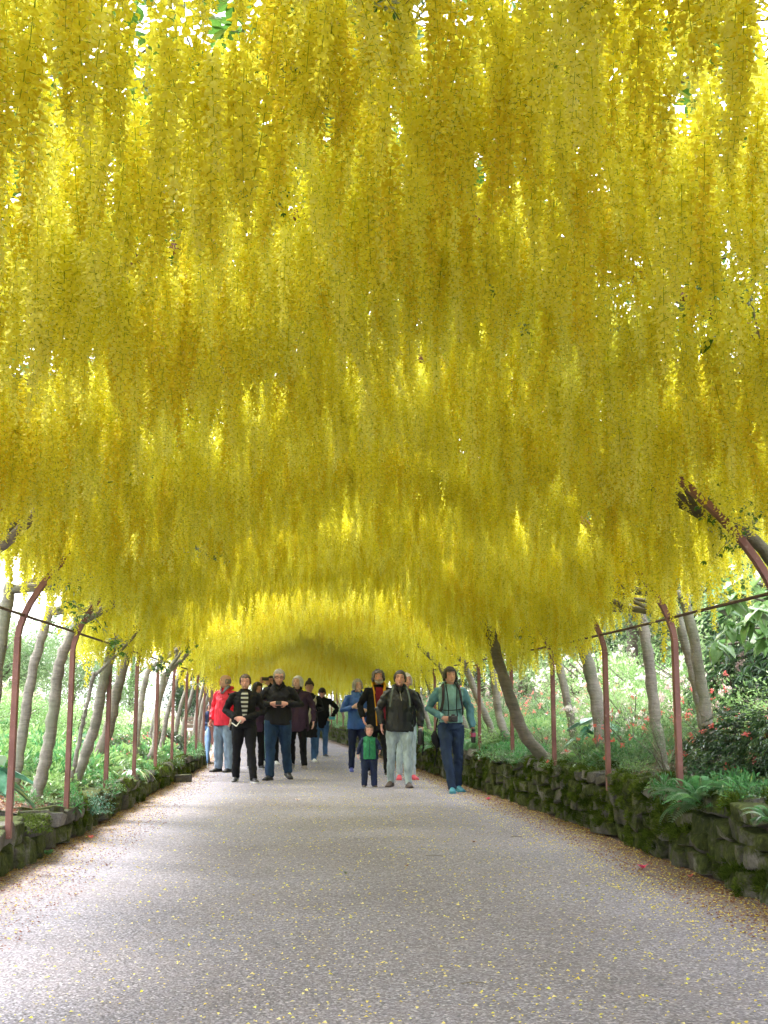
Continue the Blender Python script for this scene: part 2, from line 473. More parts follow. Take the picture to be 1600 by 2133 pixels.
# ------------------------------------------------------------------ dry stone walls
def rock_mesh(seed):
    """a roughly squared, broken block: jittered hull with chipped edges"""
    import bmesh
    rr = random.Random(seed)
    bm = bmesh.new()
    for x in (-1, 1):
        for y in (-1, 1):
            for z in (-1, 1):
                bm.verts.new((x * rr.uniform(.34, .5), y * rr.uniform(.34, .5), z * rr.uniform(.32, .5)))
    for i in range(5):
        v = Vector((rr.uniform(-1, 1), rr.uniform(-1, 1), rr.uniform(-1, 1))).normalized()
        q = v / max(abs(v.x), abs(v.y), abs(v.z)) * .5
        bm.verts.new(q * rr.uniform(.95, 1.12))
    r = bmesh.ops.convex_hull(bm, input=bm.verts[:])
    bmesh.ops.delete(bm, geom=[g for g in r['geom_interior'] if isinstance(g, bmesh.types.BMVert)], context='VERTS')
    bmesh.ops.dissolve_limit(bm, angle_limit=R(14), verts=bm.verts[:], edges=bm.edges[:])
    bmesh.ops.bevel(bm, geom=bm.edges[:], offset=.045, segments=1, affect='EDGES', profile=.5)
    bmesh.ops.triangulate(bm, faces=bm.faces[:])
    for v in bm.verts: v.co += v.co.normalized() * .03 * mnoise.noise(v.co * 5 + Vector((seed * 3.3, 0, 0)))
    me = bpy.data.meshes.new('stone')
    bm.to_mesh(me); bm.free()
    me.polygons.foreach_set('use_smooth', [False] * len(me.polygons))
    me.materials.append(M['stone'])
    return me
ROCK = [rock_mesh(i) for i in range(14)]
CAPR = []
for me in ROCK[:6]:
    c = me.copy(); c.materials.clear(); c.materials.append(M['cap']); CAPR.append(c)

def wall(name, side, xf, h, Y0, Y1, label):
    root = tag(empty(name, (float(xf(9)), 9, 0)), label, 'stone wall')
    stones = []
    rr = random.Random(5 if side < 0 else 9)
    z = 0.0
    rows = []
    while z < h - 0.05:
        rh = rr.uniform(0.12, 0.20)
        if z + rh > h - 0.06: rh = h - z
        rows.append((z, rh)); z += rh
    for ri, (z0, rh) in enumerate(rows):
        top = ri == len(rows) - 1
        Y = Y0 + rr.uniform(0, .2)
        while Y < Y1:
            wd = rr.uniform(0.14, 0.36) * (1.15 if top else 1)
            hh = rh * rr.uniform(0.85, 1.35)
            if wd > .3 and rr.random() < .5: hh *= .8
            xx = float(xf(Y)) + side * (0.10 + rr.uniform(-0.03, 0.035) + 0.05 * z0)
            dp = rr.uniform(0.20, 0.32)
            bulge = 0.0 if not top else rr.uniform(-.02, .03)
            stones.append((Y, (xx + side * bulge, Y + wd / 2, z0 + rh / 2 + rr.uniform(-.02, .02)), (dp, wd * 1.10, hh * 1.08),
                           (rr.uniform(-.18, .18), rr.uniform(-.12, .12), rr.uniform(-.2, .2)), rr.randrange(14), top and rr.random() < .45))
            if top and rr.random() < .75:          # a second line of stones behind the lip
                stones.append((Y, (xx + side * rr.uniform(.22, .34), Y + wd / 2, h - rr.uniform(-.01, .06)), (rr.uniform(.2, .3), wd * 1.1, rr.uniform(.08, .13)),
                               (rr.uniform(-.2, .2), rr.uniform(-.2, .2), rr.uniform(-.5, .5)), rr.randrange(14), rr.random() < .5))
            Y += wd * rr.uniform(.90, 1.0)
    stones.sort(key=lambda s: s[0])
    stones_near = [s for s in stones if s[0] > 5.6][:300]
    keep = set(id(s) for s in stones_near)
    rest = [s for s in stones if id(s) not in keep]
    inv = Vector(root.location)
    for s in stones_near:
        o = link('stone', CAPR[s[4] % 6] if s[5] else ROCK[s[4]], root, Vector(s[1]) - inv, s[3], s[2])
    # the rest joined
    VV, FF, off = [], [], 0
    for s in rest:
        me = ROCK[s[4]]
        n = len(me.vertices); a = np.empty(n * 3, dtype=np.float32); me.vertices.foreach_get('co', a); a = a.reshape(-1, 3)
        Mx = (Matrix.Translation(Vector(s[1]) - inv) @ Matrix(((1, 0, 0), (0, 1, 0), (0, 0, 1))).to_4x4())
        from mathutils import Euler
        Rm = np.array(Euler(s[3]).to_matrix()) @ np.diag(s[2])
        a = a @ Rm.T + np.array(Vector(s[1]) - inv)
        VV.append(a)
        f = np.empty(len(me.polygons) * 3, dtype=np.int32); me.polygons.foreach_get('vertices', f)
        FF.append(f.reshape(-1, 3) + off); off += n
    if VV:
        o = link('wall_stones', mesh_np('wall_stones', np.concatenate(VV), np.concatenate(FF), [M['stone']], smooth=True), root)
        tag(o, kind='stuff')
    # the dark earth core behind the face
    V, F = [], []
    Ys = np.arange(Y0, Y1 + .3, .5)
    for Y in Ys:
        x0 = float(xf(Y)) + side * 0.10; x1 = x0 + side * 0.40
        V += [(x0, Y, -.1), (x0 + side * .04, Y, h - .05), (x1, Y, h - .03), (x1, Y, -.1)]
    n = len(Ys)
    for i in range(n - 1):
        for j in range(4):
            F.append((i * 4 + j, i * 4 + (j + 1) % 4, (i + 1) * 4 + (j + 1) % 4, (i + 1) * 4 + j))
    F += [(0, 1, 2, 3), ((n - 1) * 4, (n - 1) * 4 + 1, (n - 1) * 4 + 2, (n - 1) * 4 + 3)]
    V = np.array(V) - np.array(inv)
    link('earth_core', mesh_np('earth_core', V, F, [M['soil']]), root)
    return root, stones
wall_l, st_l = wall('stone_wall', -1, xl, LW, -6, L_END, 'low mossy dry stone wall along the path edge under the bare trunks')
wall_r, st_r = wall('stone_wall', 1, xr, RW, -6, R_END, 'taller mossy dry stone wall with a fern growing in it beside the azaleas')

# ------------------------------------------------------------------ iron hoops and tie rods
def hoop(Y, label, group):
    l, r = float(xc(Y) - hw(Y)), float(xc(Y) + hw(Y))
    c, h = float(xc(Y)), float(hw(Y))
    root = tag(empty('arch_hoop', (c, Y, 0)), label, 'arch hoop', group)
    for s, base in ((-1, 0.24), (1, 0.42)):
        MB().box((s * (h + .0), 0, (base + HOOP_Z) / 2), (0.044, 0.056, HOOP_Z - base), ch=.004).build('post', M['paint'], root)
    pts = []
    for k in range(41):
        th = -math.pi / 2 + math.pi * k / 40
        u = math.copysign(abs(math.sin(th)) ** 1.15, math.sin(th))
        pts.append((u * h, 0.002, float(hoop_z(u))))
    MB().tube(pts, 1, sq=(0.040, 0.052), up=(0, 1, 0)).build('arched_bar', M['paint'], root)
    return root
ordn = ['first', 'second', 'third', 'fourth', 'fifth', 'sixth', 'seventh', 'eighth', 'ninth', 'tenth']
HOOPS = [9.1 + 2.12 * k for k in range(-5, 26)]
vis = 0
for Y in HOOPS:
    if Y < 5.5: lab = 'rust red arch hoop hidden in the blossom, %s over the near end of the path' % nth(len([q for q in HOOPS if q <= Y]))
    elif Y < 8: lab = 'rust red arch hoop whose curved bar shows at the edge above the pale large leaves'
    elif Y < 10: lab = 'rust red arch hoop with its post beside the wall fern'
    elif Y < 27:
        vis += 1; lab = 'rust red arch hoop, %s beyond the one beside the wall fern' % nth(vis)
    else: vis += 1; lab = 'rust red arch hoop behind the walkers, %s beyond the one beside the fern' % nth(vis)
    hoop(Y, lab, 'arch hoops over the path')
for s in (-1, 1):
    pts = []
    for Y in np.arange(-2, 60, 1.04):
        h = float(hw(Y)); u = 0.985
        zz = float(hoop_z(u)) - 0.0 + 0.012 * math.sin(Y * 3)
        pts.append((float(xc(Y)) + s * (h * u), Y, zz))
    MB().tube(pts, 0.011, 6).build('tie_rod', M['iron'])
    tag(bpy.data.objects['tie_rod' if s < 0 else 'tie_rod.001'], ['thin iron rod tying the hoops together over the low wall', 'thin iron rod tying the hoops together over the taller wall'][s > 0], 'tie rod', 'tie rods along the hoops')

# ------------------------------------------------------------------ flower racemes
def raceme_mesh(seed, L, n, detail):
    rr = random.Random(seed)
    b = MB()
    bend = Vector((rr.uniform(-.04, .04), rr.uniform(-.04, .04), 0))
    def P(t): return Vector((bend.x * t * t, bend.y * t * t, -L * t))
    b.mat(1)
    b.tube([P(k / 4) for k in range(5)], [0.0011, .001, .0009, .0008, .0005], 3, cap=False)
    for i in range(n):
        t = 0.05 + 0.95 * (i + rr.random() * .6) / n
        a = i * 2.399 + rr.uniform(-.5, .5)
        taper = 1.0 - 0.62 * max(0, (t - .45) / .55) ** 1.3
        ped = (0.020 + rr.uniform(-.005, .006)) * taper
        o = Vector((math.cos(a), math.sin(a), 0))
        d = (o + Vector((0, 0, rr.uniform(-.35, .45)))).normalized()
        p0 = P(t); p1 = p0 + d * ped
        s = rr.uniform(.0110, .0148) * (0.45 + .55 * taper) * (1.0 if detail else 1.22)
        tilt = rr.uniform(-.6, .6)
        right = Vector((-math.sin(a), math.cos(a), rr.uniform(-.3, .3))).normalized()
        up = right.cross(d).normalized()
        if up.z < 0: up = -up
        if detail:
            b.mat(1)
            b.add([p0, p1 + up * .0012, p1 - up * .0012], [(0, 1, 2)])
            b.mat(0)
            # banner petal: a folded, back-swept fan
            base = p1
            m = p1 + up * s * 1.0 + d * s * 0.35
            tip = p1 + up * s * 1.75 + d * s * (0.1 + tilt * .5)
            l1 = p1 + right * s * 0.85 + up * s * .6 - d * s * .1
            r1 = p1 - right * s * 0.85 + up * s * .6 - d * s * .1
            l2 = p1 + right * s * 0.70 + up * s * 1.45 - d * s * .15
            r2 = p1 - right * s * 0.70 + up * s * 1.45 - d * s * .15
            b.add([base, l1, l2, tip, r2, r1, m], [(0, 1, 6), (1, 2, 6), (2, 3, 6), (3, 4, 6), (4, 5, 6), (5, 0, 6)])
            # wings and keel: two cupped petals pointing out and down
            q = p1 + d * s * 1.5 - up * s * .55
            b.add([base, p1 + right * s * .5 + d * s * .7 - up * s * .15, q + right * s * .22, q - up * s * .25, p1 + d * s * .6 - up * s * .55], [(0, 1, 2), (0, 2, 3), (0, 3, 4)])
            b.add([base, p1 - right * s * .5 + d * s * .7 - up * s * .15, q - right * s * .22, q - up * s * .25, p1 + d * s * .6 - up * s * .55], [(0, 2, 1), (0, 3, 2), (0, 4, 3)])
        else:
            b.mat(0)
            b.add([p1 - d * s * .3, p1 + right * s * .8 + up * s * .5, p1 + up * s * 1.3 + d * s * .4, p1 - right * s * .8 + up * s * .5, p1 + d * s * 1.3 - up * s * .5],
                  [(0, 1, 2, 3), (0, 4, 1), (0, 3, 4)])
    return b.mesh('flower_raceme', [M['petal'], M['stalk']])
RACE = [raceme_mesh(100 + i, L, n, True) for i, (L, n) in enumerate([(.32, 52), (.38, 60), (.42, 64), (.36, 55), (.46, 68), (.28, 44), (.40, 58), (.50, 72)])]
RACEF = [raceme_mesh(200 + i, L, n, False) for i, (L, n) in enumerate([(.34, 48), (.42, 56), (.50, 64), (.38, 50)])]

def scatter(name, P, ROT, S, IDX, protos, parent=None):
    """one object that instances the prototypes at points"""
    me = bpy.data.meshes.new(name)
    P = np.ascontiguousarray(P, dtype=np.float32)
    me.vertices.add(len(P)); me.vertices.foreach_set('co', P.ravel())
    for nm, ty, arr, key in (('rot', 'FLOAT_VECTOR', ROT, 'vector'), ('scl', 'FLOAT_VECTOR', S, 'vector'), ('idx', 'INT', IDX, 'value')):
        a = me.attributes.new(nm, ty, 'POINT')
        a.data.foreach_set(key, np.ascontiguousarray(arr, dtype=np.int32 if ty == 'INT' else np.float32).ravel())
    pc = bpy.data.collections.new(name + '_kinds')
    mats = []
    for i, pm in enumerate(protos):
        po = bpy.data.objects.new('%s_kind_%02d' % (name, i), pm)
        pc.objects.link(po)
        for m in pm.materials:
            if m not in mats: mats.append(m)
    for m in mats: me.materials.append(m)
    o = link(name, me, parent)
    ng = bpy.data.node_groups.new(name, 'GeometryNodeTree')
    ng.interface.new_socket('Geometry', in_out='INPUT', socket_type='NodeSocketGeometry')
    ng.interface.new_socket('Geometry', in_out='OUTPUT', socket_type='NodeSocketGeometry')
    N, Lk = ng.nodes, ng.links
    gi, go = N.new('NodeGroupInput'), N.new('NodeGroupOutput')
    ip = N.new('GeometryNodeInstanceOnPoints')
    ci = N.new('GeometryNodeCollectionInfo')
    ci.inputs['Collection'].default_value = pc
    ci.inputs['Separate Children'].default_value = True
    ci.inputs['Reset Children'].default_value = True
    def na(nm, dt):
        x = N.new('GeometryNodeInputNamedAttribute'); x.data_type = dt; x.inputs['Name'].default_value = nm; return x.outputs['Attribute']
    Lk.new(gi.outputs[0], ip.inputs['Points'])
    Lk.new(ci.outputs[0], ip.inputs['Instance'])
    ip.inputs['Pick Instance'].default_value = True
    Lk.new(na('idx', 'INT'), ip.inputs['Instance Index'])
    Lk.new(na('rot', 'FLOAT_VECTOR'), ip.inputs['Rotation'])
    Lk.new(na('scl', 'FLOAT_VECTOR'), ip.inputs['Scale'])
    Lk.new(ip.outputs[0], go.inputs[0])
    md = o.modifiers.new('scatter', 'NODES'); md.node_group = ng
    return o

def sag(Y):
    """the blossom hangs lower in three long waves down the tunnel"""
    return 0.10 * np.exp(-((Y - 13.2) / 1.6) ** 2) + 0.22 * np.exp(-((Y - 24.0) / 2.5) ** 2) + 0.2 * np.exp(-((Y - 38.0) / 3.5) ** 2) + 0.3 * np.exp(-((Y - 58.0) / 6) ** 2)

def canopy_points(Y0, Y1, dens, maxu=1.2):
    step = 1 / math.sqrt(dens)
    Ys = np.arange(Y0, Y1, step)
    out = []
    for Y in Ys:
        h = float(hw(Y)); n = int(2 * maxu * h / step)
        x = np.linspace(-maxu * h, maxu * h, n) + rng.uniform(-.5, .5, n) * step
        y = Y + rng.uniform(-.5, .5, n) * step
        out.append(np.stack([x + xc(y), y, x / h], 1))
    A = np.concatenate(out)
    x, y, u = A.T
    au = np.abs(u)
    # thin out past the posts, and where the roof has gaps
    edge = 1 - sstep(1.0, 1.2, au + 0.12 * (vnoise(y * 1.1, x * 0 + 5, 8) - .5) * 2)
    gap = np.ones(len(x))
    for (gx, gy, gr, k) in GAPS:
        d2 = ((x - gx) ** 2 + (y - gy) ** 2) / gr ** 2
        gap *= 1 - k * np.exp(-d2)
    clump = 0.50 + 1.1 * vnoise(x * 4.2, y * 4.2, 21)
    keep = rng.random(len(x)) < edge * gap * np.clip(clump, 0, 1)
    x, y, u, au = x[keep], y[keep], u[keep], au[keep]
    zb = np.maximum(hoop_z(u), 2.50 - .16 * (u > 0) + .14 * (1 - sstep(8.5, 11, y)) + .20 * (u > 0) * (1 - sstep(7.0, 8.3, y)) - .10 * sstep(14, 24, y) + 0.16 * (vnoise(y * .9, u * 3 + 9, 4) - .5))
    wave = 0.20 * (vnoise(x * .9, y * .9, 31) - .5) + 0.32 * (sstep(.2, .8, vnoise(x * 2.9, y * 2.9, 32)) - .5)
    z = zb + 0.20 - .36 * rng.random(len(x)) ** 2.2 - .14 * sstep(15, 25, y) * (np.abs(u) < .8) + wave - sag(y)
    return np.stack([x, y, z], 1)
GAPS = [(1.95, 5.0, .26, .85), (-1.4, 5.4, .2, .7), (-.55, 3.3, .15, .8)]

canopy = tag(empty('laburnum_canopy', (0, 9, 3.3)), 'long vault of hanging yellow laburnum blossom covering the path', 'blossom canopy')
CO = np.array([0, 9, 3.3])
near = canopy_points(-2.5, 16, 185)
far = canopy_points(16, 34, 110)
farther = canopy_points(34, 64, 70)
px, py, dz = proj(near - np.array([0, 0, .25]))
inside = (dz > .5) & (px > -20) & (px < 1620) & (py > -60) & (py < 1400)
# show largest: close, and low enough to hang in front of the others
score = np.where(inside, np.linalg.norm(near - np.array([0, 0, CAM_Z]), axis=1) + 2.2 * (near[:, 2] - sag(near[:, 1]) - 3.2), 1e9)
order = np.argsort(score)
single = order[:300]
rest = np.setdiff1d(np.arange(len(near)), single)
for i in single:
    p = near[i] - CO
    s = random.uniform(.85, 1.2)
    link('flower_raceme', RACE[random.randrange(8)], canopy, p, (random.gauss(0, .06), random.gauss(0, .06), random.uniform(0, 6.28)), (s * random.uniform(.9, 1.15), s * random.uniform(.9, 1.15), s))
def rs(n, a=.85, b=1.25, tilt=.06):
    s = rng.uniform(a, b, n)
    w_ = rng.uniform(.9, 1.15, n)
    return np.stack([rng.normal(0, tilt, n), rng.normal(0, tilt, n), rng.uniform(0, 6.28, n)], 1), np.stack([s * w_, s * w_, s], 1)
P = near[rest] - CO; a, b = rs(len(P)); tag(scatter('flower_racemes', P, a, b, rng.integers(0, 8, len(P)), RACE, canopy), 'thousands of closely hung yellow racemes overhead', kind='stuff')
P = np.concatenate([far, farther]) - CO; a, b = rs(len(P)); tag(scatter('flower_racemes', P, a, b, rng.integers(0, 4, len(P)), RACEF, canopy), 'yellow racemes of the far part of the tunnel', kind='stuff')

# leaf sprays above and among the flowers
def leaf_blade(b, p, d, n, L, W, cup=.12, seg=2):
    """a pointed leaf from p along d with normal n"""
    d = d.normalized(); s = d.cross(n).normalized(); n = s.cross(d).normalized()
    if seg == 1:
        b.add([p, p + d * L * .5 + s * W / 2 + n * cup * L * .5, p + d * L - n * cup * L * .6, p + d * L * .5 - s * W / 2 + n * cup * L * .5], [(0, 1, 2), (0, 2, 3)])
    else:
        m1 = p + d * L * .33 - n * cup * L * .1; m2 = p + d * L * .68 - n * cup * L * .3; t = p + d * L - n * cup * L * .9
        b.add([p, m1 + s * W * .45 + n * cup * L * .3, m2 + s * W * .42 + n * cup * L * .25, t, m2 - s * W * .42 + n * cup * L * .25, m1 - s * W * .45 + n * cup * L * .3, m1, m2],
              [(0, 1, 6), (1, 2, 7, 6), (2, 3, 7), (3, 4, 7), (4, 5, 6, 7), (5, 0, 6)])
def rv(rr, zlo=-1, zhi=1):
    return Vector((rr.uniform(-1, 1), rr.uniform(-1, 1), rr.uniform(zlo, zhi))).normalized()
def spray_mesh(seed, n=16, rad=.3):
    rr = random.Random(seed); b = MB()
    b.mat(1)
    e = Vector((rad * 1.6, 0, -.05)); b.tube([(0, 0, 0), e * .5 + Vector((0, 0, .03)), e], [.006, .004, .002], 4, cap=False)
    b.mat(0)
    for i in range(n):
        c = e * rr.random() + rv(rr) * rad * .35
        d = (rv(rr, -.8, .3) + Vector((.4, 0, 0))).normalized()
        nn = Vector((rr.uniform(-.5, .5), rr.uniform(-.5, .5), 1)).normalized()
        sd_ = d.cross(nn).normalized()
        for q in (-1, 0, 1):
            leaf_blade(b, c + d * .03, (d + sd_ * q * .95), nn, .065 * rr.uniform(.8, 1.2), .03, .15)
    return b.mesh('leaf_spray', [M['lableaf'], M['darkbark']], False)
SPRAY = [spray_mesh(300 + i) for i in range(4)]
def cover(x, y):
    c = .05 + .48 * sstep(.36, .58, vnoise(x * .45 + 3, y * .42, 41) * .6 + vnoise(x * 1.3, y * 1.2, 42) * .4)
    c = np.maximum(c, .5 * (1 - sstep(.8, 1.3, x)) * (1 - sstep(7, 9, y)))
    # brighter stretches where the roof is thin, after each wave of the tunnel
    for (y0, y1, kk) in ((14.6, 18.5, .5), (26.5, 30, .3), (42, 50, .1)):
        c = c * (1 - kk * sstep(y0 - .6, y0, y) * (1 - sstep(y1, y1 + 1.2, y)))
    return np.maximum(c, .9 * sstep(17, 26, y))
A = []
for Y0, Y1, dn in ((-2.5, 24, 26), (24, 62, 30)):
    n = int((Y1 - Y0) * 6.0 * dn * 1.3)
    y = rng.uniform(Y0, Y1, n); u = rng.uniform(-1.2, 1.2, n); x = xc(y) + u * hw(y)
    k = rng.random(n) < cover(x, y) * np.where(np.abs(u) > .75, .75, 1)
    x, y, u = x[k], y[k], u[k]
    A.append(np.stack([x, y, np.maximum(hoop_z(u), 2.45) + rng.uniform(.42, .95, len(x))], 1))
P = np.concatenate(A) - CO
tag(scatter('leaves', P, np.stack([rng.normal(0, .3, len(P)), rng.normal(0, .3, len(P)), rng.uniform(0, 6.28, len(P))], 1), np.repeat(rng.uniform(.9, 1.7, len(P)), 3).reshape(-1, 3), rng.integers(0, 4, len(P)), SPRAY, canopy), 'green laburnum leaves above the blossom', kind='stuff')
# sprays that peep through the flowers below, at places the photograph shows
peep = [(605, 150, 3.4), (845, 8, 2.9), (1140, 170, 3.3), (15, 800, 6.6), (95, 825, 6.6), (1425, 590, 5.2), (1460, 660, 5.4), (1185, 1165, 11), (1220, 1180, 11.2), (1310, 1150, 9.5), (150, 1215, 9.6), (180, 1180, 9.8),
        (140, 1255, 9.7), (230, 1330, 12), (200, 1290, 11), (330, 1372, 15.5), (345, 1376, 15.6), (415, 1412, 20), (1335, 1075, 8.6), (1440, 1000, 7.4), (1500, 1030, 7), (1525, 840, 6), (395, 945, 8), (395, 1140, 10.5), (1100, 1280, 13), (1115, 1300, 13.2),
        (1520, 1090, 7.2), (1570, 1060, 6.8), (1480, 1060, 7.2), (1210, 1175, 11), (400, 1330, 17), (580, 380, 3.9), (1080, 640, 5.2)]
Pp = np.array([np.array(at(a, b, c)) for a, b, c in peep] * 2) + np.concatenate([np.zeros((len(peep), 3)), rng.normal(0, .06, (len(peep), 3))]) - CO
n = len(Pp)
tag(scatter('low_leaves', Pp, np.stack([rng.normal(0, .5, n), rng.normal(.4, .4, n), rng.uniform(0, 6.28, n)], 1), np.repeat(rng.uniform(.45, .85, n) * np.where(Pp[:, 1] + 9 < 6, .4, 1), 3).reshape(-1, 3), rng.integers(0, 4, n), SPRAY, canopy), 'dark green leaf sprays showing among the flowers', kind='stuff')

# ------------------------------------------------------------------ laburnum trees
def smooth_path(pts, n=14):
    pts = [Vector(p) for p in pts]
    out = []
    P_ = [pts[0] * 2 - pts[1]] + pts + [pts[-1] * 2 - pts[-2]]
    for i in range(1, len(P_) - 2):
        for k in range(n):
            t = k / n
            a, b, c, d = P_[i - 1], P_[i], P_[i + 1], P_[i + 2]
            out.append(0.5 * ((2 * b) + (c - a) * t + (2 * a - 5 * b + 4 * c - d) * t * t + (3 * b - a - 3 * c + d) * t ** 3))
    out.append(pts[-1])
    return out
def laburnum(pts, r0, label, seed=0, mat='bark', r1=None, group='laburnum trunks trained over the arch', branches=3):
    rr = random.Random(seed + 900)
    base = Vector(pts[0])
    side = 1 if base.x > float(xc(base.y)) else -1
    gz = ground_z(base.x, base.y) if base.y > 5 else base.z
    if gz < .15: gz = base.z
    if base.z > gz + .03: pts = [Vector((base.x + .3 * (Vector(pts[0]) - Vector(pts[1])).x, base.y, gz))] + list(pts); base = Vector(pts[0])
    pts = [Vector(p) - base for p in pts]
    sp = smooth_path(pts, 7)
    root = tag(empty('laburnum_tree', base), label, 'tree', group)
    r1 = r1 or r0 * .78
    k = len(sp)
    rad = [r0 * (1.45 if i == 0 else 1.2 if i == 1 else 1) * (1 - i / (k - 1)) + r1 * i / (k - 1) for i in range(k)]
    rad = [r * (1 + .07 * math.sin(i * 1.9 + seed)) for i, r in enumerate(rad)]
    sp = [p + Vector((rr.uniform(-.008, .008), rr.uniform(-.008, .008), 0)) for p in sp]
    b = MB().tube([sp[0] - Vector((0, 0, .12))] + sp, [rad[0] * 1.2] + rad, 12)
    for q in range(3):                                  # knots
        i = rr.randrange(2, k - 1); a = rr.uniform(0, 6.28)
        o = sp[i] + Vector((math.cos(a), math.sin(a), 0)) * rad[i] * .85
        b.tube([o - Vector((0, 0, .02)), o, o + Vector((0, 0, .02))], [.006, .016, .006], 6)
    b.build('trunk', M[mat], root, smooth=True)
    top = sp[-1]
    for q in range(branches):
        yoff = rr.uniform(-.9, .9) * (q > 0) + rr.uniform(-.1, .1)
        bp = [top - Vector((0, 0, .05))]
        wt = top + base
        for j in range(1, 6):
            t = j / 5
            Y = wt.y + yoff * t
            u0 = (wt.x - float(xc(wt.y))) / float(hw(wt.y))
            u = u0 * (1 - t) + (side * (0.05 + .3 * q)) * t
            z = float(hoop_z(u)) + .16 + rr.uniform(-.04, .06)
            z = wt.z * (1 - min(1, t * 2.5)) + z * min(1, t * 2.5) if t < .4 else z
            bp.append(Vector((float(xc(Y)) + u * float(hw(Y)), Y, max(z, wt.z + .05 * j))) - base)
        bs = smooth_path(bp, 4)
        rb = r1 * (.85 if q == 0 else .55)
        MB().tube(bs, [rb * (1 - .75 * i / (len(bs) - 1)) for i in range(len(bs))], 8).build('branch', M['darkbark'] if mat == 'darkbark' else M['bark'], root, smooth=True)
    return root
def tr(*p): return [at(a, b, Y) for a, b, Y in p]
laburnum(tr((1140, 1583, 14.2), (1092, 1530, 14.2), (1062, 1450, 14.2), (1036, 1370, 14.2), (1022, 1310, 14.2)), .080, 'thickest dark leaning trunk rising from the taller wall top', 1, 'darkbark')
laburnum(tr((1066, 1560, 17.4), (1042, 1500, 17.4), (1030, 1420, 17.4), (1022, 1350, 17.4)), .062, 'grey trunk just beyond the thickest leaning trunk', 2)
laburnum(tr((1256, 1570, 13.1), (1243, 1460, 13.1), (1222, 1370, 13.1), (1200, 1270, 13.1)), .082, 'broad pale trunk behind the rust red post among the azaleas', 3)
laburnum(tr((1200, 1560, 14.8), (1180, 1450, 14.8), (1160, 1370, 14.8), (1132, 1290, 14.8)), .056, 'slender trunk beside the curved post between two thicker trunks', 4)
laburnum(tr((1374, 1560, 11.4), (1364, 1490, 11.4), (1350, 1370, 11.4), (1334, 1260, 11.4)), .062, 'straight grey trunk standing alone behind the pink azaleas', 5)
laburnum(tr((1482, 1560, 10.3), (1470, 1480, 10.3), (1452, 1370, 10.3), (1424, 1230, 10.3)), .058, 'front trunk of the pair crossing the tie rod', 6)
laburnum(tr((1470, 1540, 10.6), (1452, 1440, 10.6), (1430, 1350, 10.6), (1408, 1265, 10.6)), .050, 'thinner rear trunk of the pair crossing the tie rod', 7)
laburnum([(3.35, 7.3, .8), (3.15, 7.2, 1.6), (2.82, 7.25, 2.15), (2.45, 7.3, 2.42)], .048, 'dark limb slanting up into the blossom above the pale large leaves', 8, 'darkbark')
laburnum(tr((76, 1655, 11.6), (100, 1560, 11.6), (112, 1480, 11.6), (128, 1370, 11.6), (170, 1285, 11.6)), .062, 'pale trunk curving up from the bed beside the second iron post', 9)
laburnum(tr((34, 1610, 12.2), (52, 1500, 12.2), (70, 1390, 12.2), (105, 1265, 12.2)), .058, 'mottled trunk close behind the first iron post', 10)
laburnum(tr((-22, 1600, 10.2), (-12, 1450, 10.2), (4, 1320, 10.2), (22, 1215, 10.2)), .064, 'pale trunk cut by the edge of the picture over the low wall', 11)
laburnum(tr((152, 1640, 13.3), (182, 1560, 13.3), (200, 1500, 13.3), (216, 1420, 13.3), (238, 1330, 13.3)), .064, 'brown footed trunk with a pruned knot leaning out of the bed', 12)
laburnum(tr((190, 1610, 15.4), (226, 1520, 15.4), (244, 1440, 15.4), (268, 1350, 15.4)), .074, 'dark thick trunk behind the third iron post', 13, 'darkbark')
laburnum(tr((148, 1625, 13.0), (166, 1540, 13.0), (178, 1480, 13.0), (196, 1400, 13.0)), .026, 'slim green stem beside the brown footed trunk', 14, branches=1)
laburnum(tr((278, 1590, 18.0), (290, 1500, 18.0), (300, 1430, 18.0), (312, 1385, 18.0)), .050, 'curved trunk between the fourth and fifth iron posts', 15)
laburnum(tr((300, 1597, 18.6), (322, 1555, 18.6), (328, 1480, 18.6), (342, 1400, 18.6)), .055, 'trunk with a sharply bent foot near the fifth iron post', 16)
for k, Y in enumerate([20.6, 22.3, 24.4, 26.2]):
    x0 = float(xl(Y)) - .5
    laburnum([(x0, Y, .4), (x0 + .1, Y, 1.1), (x0 + .32, Y + .1, 1.9)], .05, ['grey trunk third from the end of the low wall', 'grey trunk behind the sixth iron post', 'grey trunk next to last along the low wall', 'stout trunk at the end of the low wall'][[0, 1, 2, 3][k]], 20 + k, branches=2)
for k, Y in enumerate([18.3, 20.5, 22.6]):
    x0 = float(xr(Y)) + .35
    laburnum([(x0 + .1, Y, .6), (x0 - .15, Y, 1.2), (x0 - .45, Y + .1, 1.95)], .058, ['leaning trunk just beyond the woman in the teal jacket', 'trunk behind the shoulder of the woman in teal', 'trunk seen above the woman in black and light jeans'][k], 30 + k, branches=2)
for k, Y in enumerate([25, 27.5, 30, 33, 36.5, 40, 44, 49]):
    x0 = float(xr(Y)) + .35
    laburnum([(x0 + .1, Y, .6), (x0 - .1, Y, 1.2), (x0 - .35, Y + .1, 1.95)], .055, 'slender trunk along the taller wall behind the walkers, %s of its far row' % nth(k + 1), 40 + k, branches=1)
for k, Y in enumerate([31, 35, 39, 46]):
    x0 = float(xl(Y)) - .5
    laburnum([(x0, Y, .0), (x0 + .1, Y, 1.1), (x0 + .3, Y + .1, 1.95)], .055, 'slender trunk past the end of the low wall, %s in its row' % nth(k + 1), 60 + k, branches=1)
